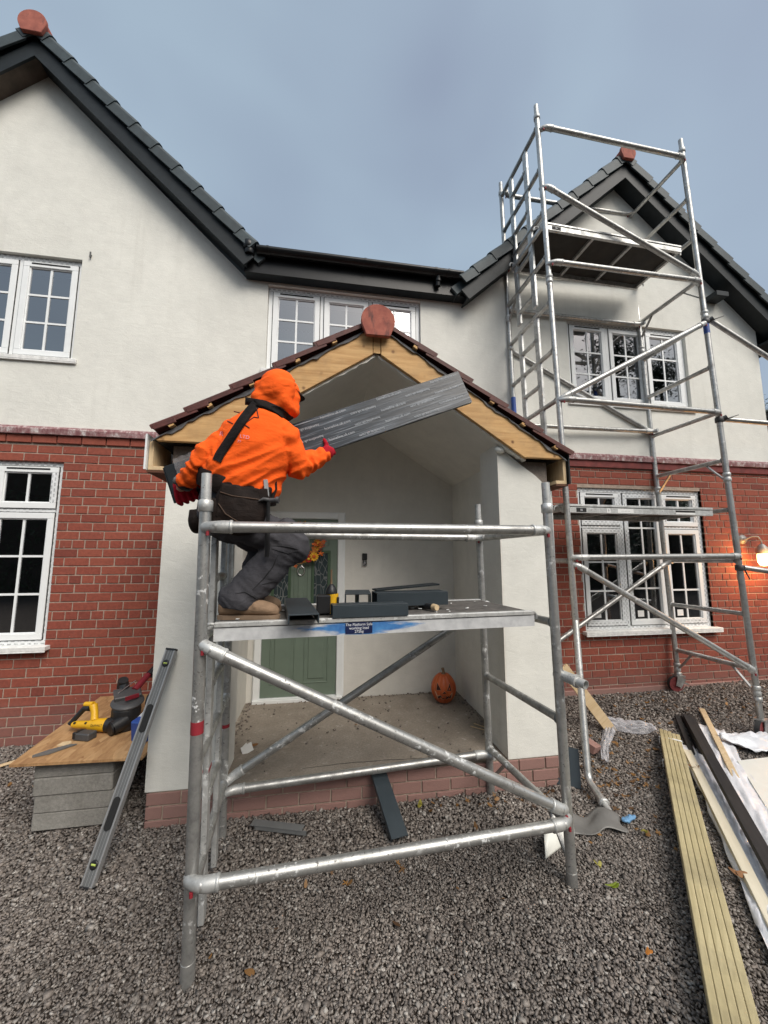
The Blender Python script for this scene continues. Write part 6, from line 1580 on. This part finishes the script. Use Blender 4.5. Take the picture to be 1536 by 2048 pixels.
for t, lab in ((.13, 'twine tied round the bundle of battens near its far end'), (.48, 'twine tied round the bundle of battens, the nearer band')):
    c = far+dd*t; mb = MB(); L5 = n5*pitch; z = ground_z(c.x, c.y)
    pts = [c-sdv*.004+Vector((0, 0, z+.03)), c-sdv*.004+Vector((0, 0, z+.081)), c+sdv*L5*.3+dd*.006+Vector((0, 0, z+.083)), c+sdv*L5*.6+dd*.004+Vector((0, 0, z+.083)), c+sdv*(L5+.004)+dd*.012+Vector((0, 0, z+.082)), c+sdv*(L5+.004)+dd*.012+Vector((0, 0, z+.03))]
    mb.path(pts, .0042, 6); mb.path([p+dd*.014+Vector((0, 0, .001)) for p in pts], .0036, 6); thing_mesh(mb, 'twine_band', 'white_paper', lab, 'twine', 'twine round the battens')
def plank(p0, p1, w, h, mat, name, label, cat='plank', group=None, bevel=.002):
    p0, p1 = Vector(p0), Vector(p1); d = p1-p0; ang = math.atan2(d.y, d.x)-math.pi/2; c = (p0+p1)/2; ln = d.length
    mb = MB(); mb.box(-w/2, w/2, -ln/2, ln/2, -h/2, h/2); o = build(mb, name, mat, None, (0, 0, 0), bevel, label, cat, group)
    q = d.normalized(); pitch_ = math.asin(max(-1, min(1, q.z))); o.rotation_euler = (Matrix.Rotation(ang, 3, 'Z') @ Matrix.Rotation(pitch_, 3, 'X')).to_euler(); o.location = c; return o
G = lambda x, y, h: (x, y, ground_z(x, y)+h)
plank(G(3.02, -1.00, .030), G(1.56, -2.90, .030), .055, .032, 'timber_cream', 'cream_board', 'cream painted narrow board lying along the right side of the batten bundle')
plank(G(3.45, -.62, .060), G(2.11, -2.35, .075), .068, .040, 'timber_black', 'black_plank', 'long black plank lying over the white sheeting to the right of the battens')
plank(G(3.40, -.56, .030), G(3.02, -1.05, .030), .040, .030, 'timber_black', 'black_plank', 'leftmost of three short dark plank ends beyond the batten bundle', 'plank', 'dark plank ends')
plank(G(3.475, -.55, .032), G(3.10, -1.05, .030), .035, .030, 'timber_black', 'black_plank', 'middle one of three short dark plank ends beyond the batten bundle', 'plank', 'dark plank ends')
plank(G(3.545, -.56, .034), G(3.15, -1.10, .030), .045, .030, 'timber_black', 'black_plank', 'rightmost of three short dark plank ends, touching the long black plank', 'plank', 'dark plank ends')
plank(G(3.75, -.50, .035), G(3.05, -1.35, .030), .045, .025, 'timber_pale', 'pale_batten', 'pale batten end sticking out beyond the white sheeting')
def sheet(line, widths, name, label, seed, mat='plastic_white', amp=.034, lift=.018, cat='plastic sheet', nu=44, nv=14):
    # crumpled film along a poly-line with a width at each point
    pts = [Vector(p) for p in line]; mb = MB(); rows = []; seg = [0]
    for i in range(len(pts)-1): seg.append(seg[-1]+(pts[i+1]-pts[i]).length)
    for i in range(nu):
        s_ = seg[-1]*i/(nu-1); k = max(j for j in range(len(pts)) if seg[j] <= s_+1e-9); k = min(k, len(pts)-2); t = (s_-seg[k])/(seg[k+1]-seg[k]); c = pts[k].lerp(pts[k+1], t); w = widths[k]+(widths[k+1]-widths[k])*t
        d = (pts[min(k+1, len(pts)-1)]-pts[k]).normalized(); sd = Vector((d.y, -d.x, 0)).normalized(); row = []
        for j in range(nv):
            v = (j/(nv-1)-.5); p = c+sd*w*v*(1+.15*MN.noise(Vector((s_*5, seed, 2)))); n1 = MN.noise(Vector((s_*3.2, v*9+seed, 1.7))); n2 = MN.noise(Vector((s_*11+v*6, v*13+seed, 5.1)))
            z = ground_z(p.x, p.y)+lift+amp*(1.1*abs(n1)+.6*abs(n2)+.4*(1-abs(2*v))); p += d*.02*MN.noise(Vector((v*8, seed+3, s_*2)))
            row.append(Vector((p.x, p.y, z)))
        rows.append(row)
    mb.loft(rows, True, False, False); o = thing_mesh(mb, name, mat, label, cat); m = o.modifiers.new('thick', 'SOLIDIFY'); m.thickness = .0008; return o
sheet([(3.10, -.97, 0), (2.75, -1.45, 0), (2.30, -1.98, 0), (1.86, -2.52, 0)], [.19, .18, .14, .15], 'plastic_sheet', 'crumpled white plastic sheeting lying between the cream board and the black plank', 1.0)
sheet([(3.56, -.74, 0), (3.25, -1.12, 0), (2.75, -1.72, 0), (2.25, -2.30, 0)], [.22, .22, .19, .17], 'plastic_sheet', 'white plastic sheeting strip running along the right side of the black plank', 4.3)
sheet([(3.44, -.93, 0), (3.62, -.98, 0), (3.85, -1.03, 0), (4.2, -1.06, 0)], [.04, .22, .26, .30], 'plastic_sheet', 'bunched white plastic sheet lying over the far edge of the white panel', 7.7, amp=.075, lift=.035)
mb = MB(); mb.prism([(3.30, -1.165), (3.98, -1.13), (3.72, -1.72), (2.86, -1.70)], lambda a, b, t: (a, b, ground_z(a, b)+.028+.012*t), 0); thing_mesh(mb, 'white_panel', 'board_white', 'cream white flat panel lying on the gravel at the right edge', 'panel', None, .002)
sheet([(2.95, -1.66, 0), (2.88, -1.80, 0), (2.80, -1.86, 0)], [.12, .16, .10], 'plastic_sheet', 'small white plastic scrap at the near corner of the white panel', 9.1, amp=.035)
sheet([(2.62, -.55, 0), (2.80, -.62, 0), (3.02, -.70, 0)], [.16, .20, .12], 'clear_film', 'clear crumpled plastic film lying near the far end of the battens', 2.2, 'clear_film', .05, .015)
sheet([(2.62, -.62, 0), (2.42, -.80, 0), (2.26, -.99, 0)], [.10, .07, .05], 'clear_film', 'clear plastic tail trailing over the gravel beside the offcut', 3.2, 'clear_film', .04, .012)
plank((2.66, -.625, .055), (2.20, -.60, .66), .020, .095, 'timber_pale', 'wood_offcut', 'pale wooden lath leaning against the side of the porch', 'wood')
mb = MB(); brick_mesh(mb, -.055, .055, -.03, .03, -.05, .10); o = thing_mesh(mb, 'loose_brick', 'brick_plinth', 'broken red brick on the gravel behind the tall tower leg', 'brick', None, 0, (0, 0, 0)); o.location = (2.27, -.83, ground_z(2.27, -.83)+.045); o.rotation_euler = (.3, .15, .5)
# grey flashing piece and curled lining paper
mb = MB(); rows = []
for i in range(22):
    row = []
    for j in range(14):
        u, v = i/21, j/13; back = Vector((1.50, -1.50, 0)).lerp(Vector((1.88, -1.53, 0)), u); frt = Vector((1.47, -1.66, 0)).lerp(Vector((1.83, -1.69, 0)), u); p = back.lerp(frt, v)
        z = .026+.028*math.exp(-((u-.80)/.22)**2)*(1-.35*v)+.020*math.exp(-((u-.12)/.2)**2)*(1-v)+.008*math.sin(u*9+v*3); p += Vector((.010*math.sin(v*9), .016*math.sin(u*11), 0))
        row.append((p.x, p.y, z))
    rows.append(row)
mb.loft(rows, True, False, False); o = thing_mesh(mb, 'flashing_sheet', 'lead_sheet', 'bent grey flashing sheet on the gravel below the cranked scaffold leg', 'sheet'); m = o.modifiers.new('t', 'SOLIDIFY'); m.thickness = .003
mb = MB(); rows = []
for i in range(22):
    an = R(8)+R(150)*i/21; row = []
    for j in range(8):
        u = j/7; ax_ = Vector((.80, .40, 0)).normalized(); e_ = Vector((-.42, -.80, 0)).normalized(); r_ = .085+.015*u
        row.append(Vector((1.41, -1.66, .012))+ax_*(u-.5)*.30+e_*math.cos(an)*r_+Vector((0, 0, math.sin(an)*r_)))
    rows.append(row)
mb.loft(rows, True, False, False); o = thing_mesh(mb, 'lining_paper', 'board_white', 'curled white lining paper behind the front right leg of the low tower', 'roll'); m = o.modifiers.new('t', 'SOLIDIFY'); m.thickness = .003
mb = MB(); mb.ell((1.92, -1.61, .038), ((.95, .25, 0), (-.25, .95, 0), (0, 0, 1)), (.060, .020, .014), 24, 12); o = thing_mesh(mb, 'blue_rag', 'blue_rag', 'small pale blue rag on the gravel right of the grey flashing', 'rag')
for v in o.data.vertices: v.co += v.normal*.012*MN.noise(v.co*60)
for x, y, s_, m, lob, lab in ((1.455, -2.02, .030, 'leaf_green', 3, 'bright green leaf on the gravel, nearest to the viewer'), (1.475, -1.895, .022, 'leaf_yellow', 3, 'yellow green leaf beside the foot of the low tower'), (1.925, -1.715, .026, 'leaf_yellow', 3, 'yellowish leaf between the blue rag and the battens'), (2.83, -1.22, .042, 'leaf_brown', 7, 'brown maple leaf lying at the far end of the cream board'), (1.37, -2.32, .015, 'leaf_orange', 3, 'small orange leaf on the gravel left of the battens'), (2.12, -2.08, .040, 'leaf_brown', 3, 'curled brown leaf hanging over the cream board'), (.52, -1.40, .014, 'leaf_orange', 3, 'tiny orange leaf on the gravel right of the leaning dark trim'), (1.62, -2.62, .022, 'leaf_brown', 5, 'brown leaf at the bottom beside the battens'), (.68, -1.24, .030, 'leaf_yellow', 3, 'dull yellow leaf by the porch plinth')):
    mb = MB()
    h = .030
    if 'cream board' in lab: h = .062
    add_leaf(mb, (x, y, ground_z(x, y)+h), s_, .45, lob); add_leaf(mb, (x+s_*.5, y-s_*.3, ground_z(x, y)+h), s_*.7, .7, lob); thing_mesh(mb, 'fallen_leaf', m, lab, 'leaf', 'fallen leaves')
mb = MB(); pts = [(1.49, -2.03, .03), (1.54, -2.12, .032), (1.57, -2.20, .03), (1.62, -2.32, .032), (1.60, -2.42, .03)]; mb.path(pts, [.002, .003, .003, .002, .001], 6); thing_mesh(mb, 'twig', 'bark', 'thin dark twig on the gravel behind the green leaf', 'twig')
mb = MB(); mb.path([(-.02, -2.43, .028), (.03, -2.40, .034)], [.004, .002], 6); thing_mesh(mb, 'straw_bit', 'timber_pale', 'tiny pale straw on the gravel in front of the low tower', 'straw')
for k, (x, y) in enumerate(((-2.35, -.35), (-1.95, -1.05), (-2.55, -.7))):
    mb = MB(); mb.obox((x, y, ground_z(x, y)+.025), ((.8, .4, .1), (-.4, .8, 0), (0, 0, 1)), (.045, .016, .006)); thing_mesh(mb, 'wood_chip', 'timber_pale', ('pale wood chip on the gravel near the left brick wall', 'pale wood chip on the gravel left of the grey blocks', 'pale wood chip at the far left edge of the gravel')[k], 'wood chip', None, .002)
for k in range(2):
    mb = MB(); mb.beam((1.30+.05*k, -.60+.05*k, FZ+.010), (1.44+.01*k, -.74+.05*k, FZ+.010), .009, .004); thing_mesh(mb, 'lath_scrap', 'timber_pale', ('thin pale lath scrap on the porch floor, nearer to the viewer', 'thin pale lath scrap tight against the right porch wall')[k], 'lath', 'lath scraps on the porch floor')

# ------------------------------------------------------------------ trees: one sliver at the right, a screen behind the viewer that the windows mirror
def tree(x, y, h, rad, name, label, leafm, conifer=True, n=2600, seed=1, group=None):
    rnd = random.Random(seed); T_ = empty(name, (x, y, ground_z(x, min(y, .5))), label, 'tree', group); z0 = T_.location.z
    mb = MB(); mb.path([(x, y, z0-.1), (x+.05, y, z0+h*.4), (x, y+.04, z0+h*.97)], [h*.022, h*.016, .02], 10)
    lims = []
    for k in range(26):
        t = rnd.uniform(.15, .95); a = rnd.uniform(0, 6.283); ln = rad*(1-t)*1.05+.15 if conifer else rad*rnd.uniform(.5, 1)
        p = Vector((x, y, z0+h*t)); q = p+Vector((math.cos(a)*ln, math.sin(a)*ln, -ln*.15 if conifer else ln*.5)); lims.append((p, q)); mb.path([p, (p+q)/2+Vector((0, 0, .05)), q], [h*.006, h*.004, .008], 6)
    build(mb, 'trunk', 'bark', T_)
    mb = MB()
    for k in range(n):
        p, q = rnd.choice(lims); c = p.lerp(q, rnd.uniform(.15, 1.05)); s_ = rnd.uniform(.03, .08)*h/9; c += Vector((rnd.gauss(0, .12*rad), rnd.gauss(0, .12*rad), rnd.gauss(0, .12*rad)))
        a = rnd.uniform(0, 6.283); e = rnd.uniform(-.9, .4); d = Vector((math.cos(a)*math.cos(e), math.sin(a)*math.cos(e), math.sin(e))); sd = d.orthogonal().normalized()
        mb.add([c-sd*s_*.35, c+d*s_*1.6, c+sd*s_*.35, c-d*s_*.4], [(0, 1, 2, 3)])
    build(mb, 'crown', leafm, T_)
tree(10.7, 3.4, 5.3, 1.0, 'dark_tree', 'dark tree seen as a sliver past the right corner of the house', 'conifer_leaf', False, 9000, 5)
for k, (x, y, h, r_) in enumerate(((9.5, -10.5, 11.5, 2.6), (13.5, -11.0, 13.5, 3.0), (17.5, -12.5, 12.5, 3.0))):
    tree(x, y, h, r_, 'conifer_tree', ('nearest and shortest of the dark conifers opposite the house', 'tallest dark conifer, the middle one opposite the house', 'farthest dark conifer opposite the right end of the house')[k], 'conifer_leaf', True, 9000, 20+k, 'conifers opposite the house')
HG = empty('hedge', (0, -15, 0), 'long dense hedge along the garden opposite the house front', 'hedge'); mb = MB(); rnd = random.Random(9)
mb.box(-22, 26, -16.6, -15.4, -.1, 6.0); build(mb, 'hedge_core', 'soil', HG)
mb = MB()
for k in range(22000):
    c = Vector((rnd.uniform(-22, 26), -15.25+rnd.gauss(0, .16), rnd.uniform(0, 6.2)+.35*math.sin(k*.0021)*0)); c.z = min(c.z, 5.9+.5*MN.noise(Vector((c.x*.6, 1, 2)))+rnd.uniform(-.3, .2)); s_ = rnd.uniform(.04, .09); a = rnd.uniform(0, 6.283); d = Vector((math.cos(a), .3, math.sin(a))); sd = Vector((-math.sin(a), .2, math.cos(a)))
    mb.add([c-sd*s_*.4, c+d*s_, c+sd*s_*.4, c-d*s_], [(0, 1, 2, 3)])
build(mb, 'foliage', 'hedge_leaf', HG)
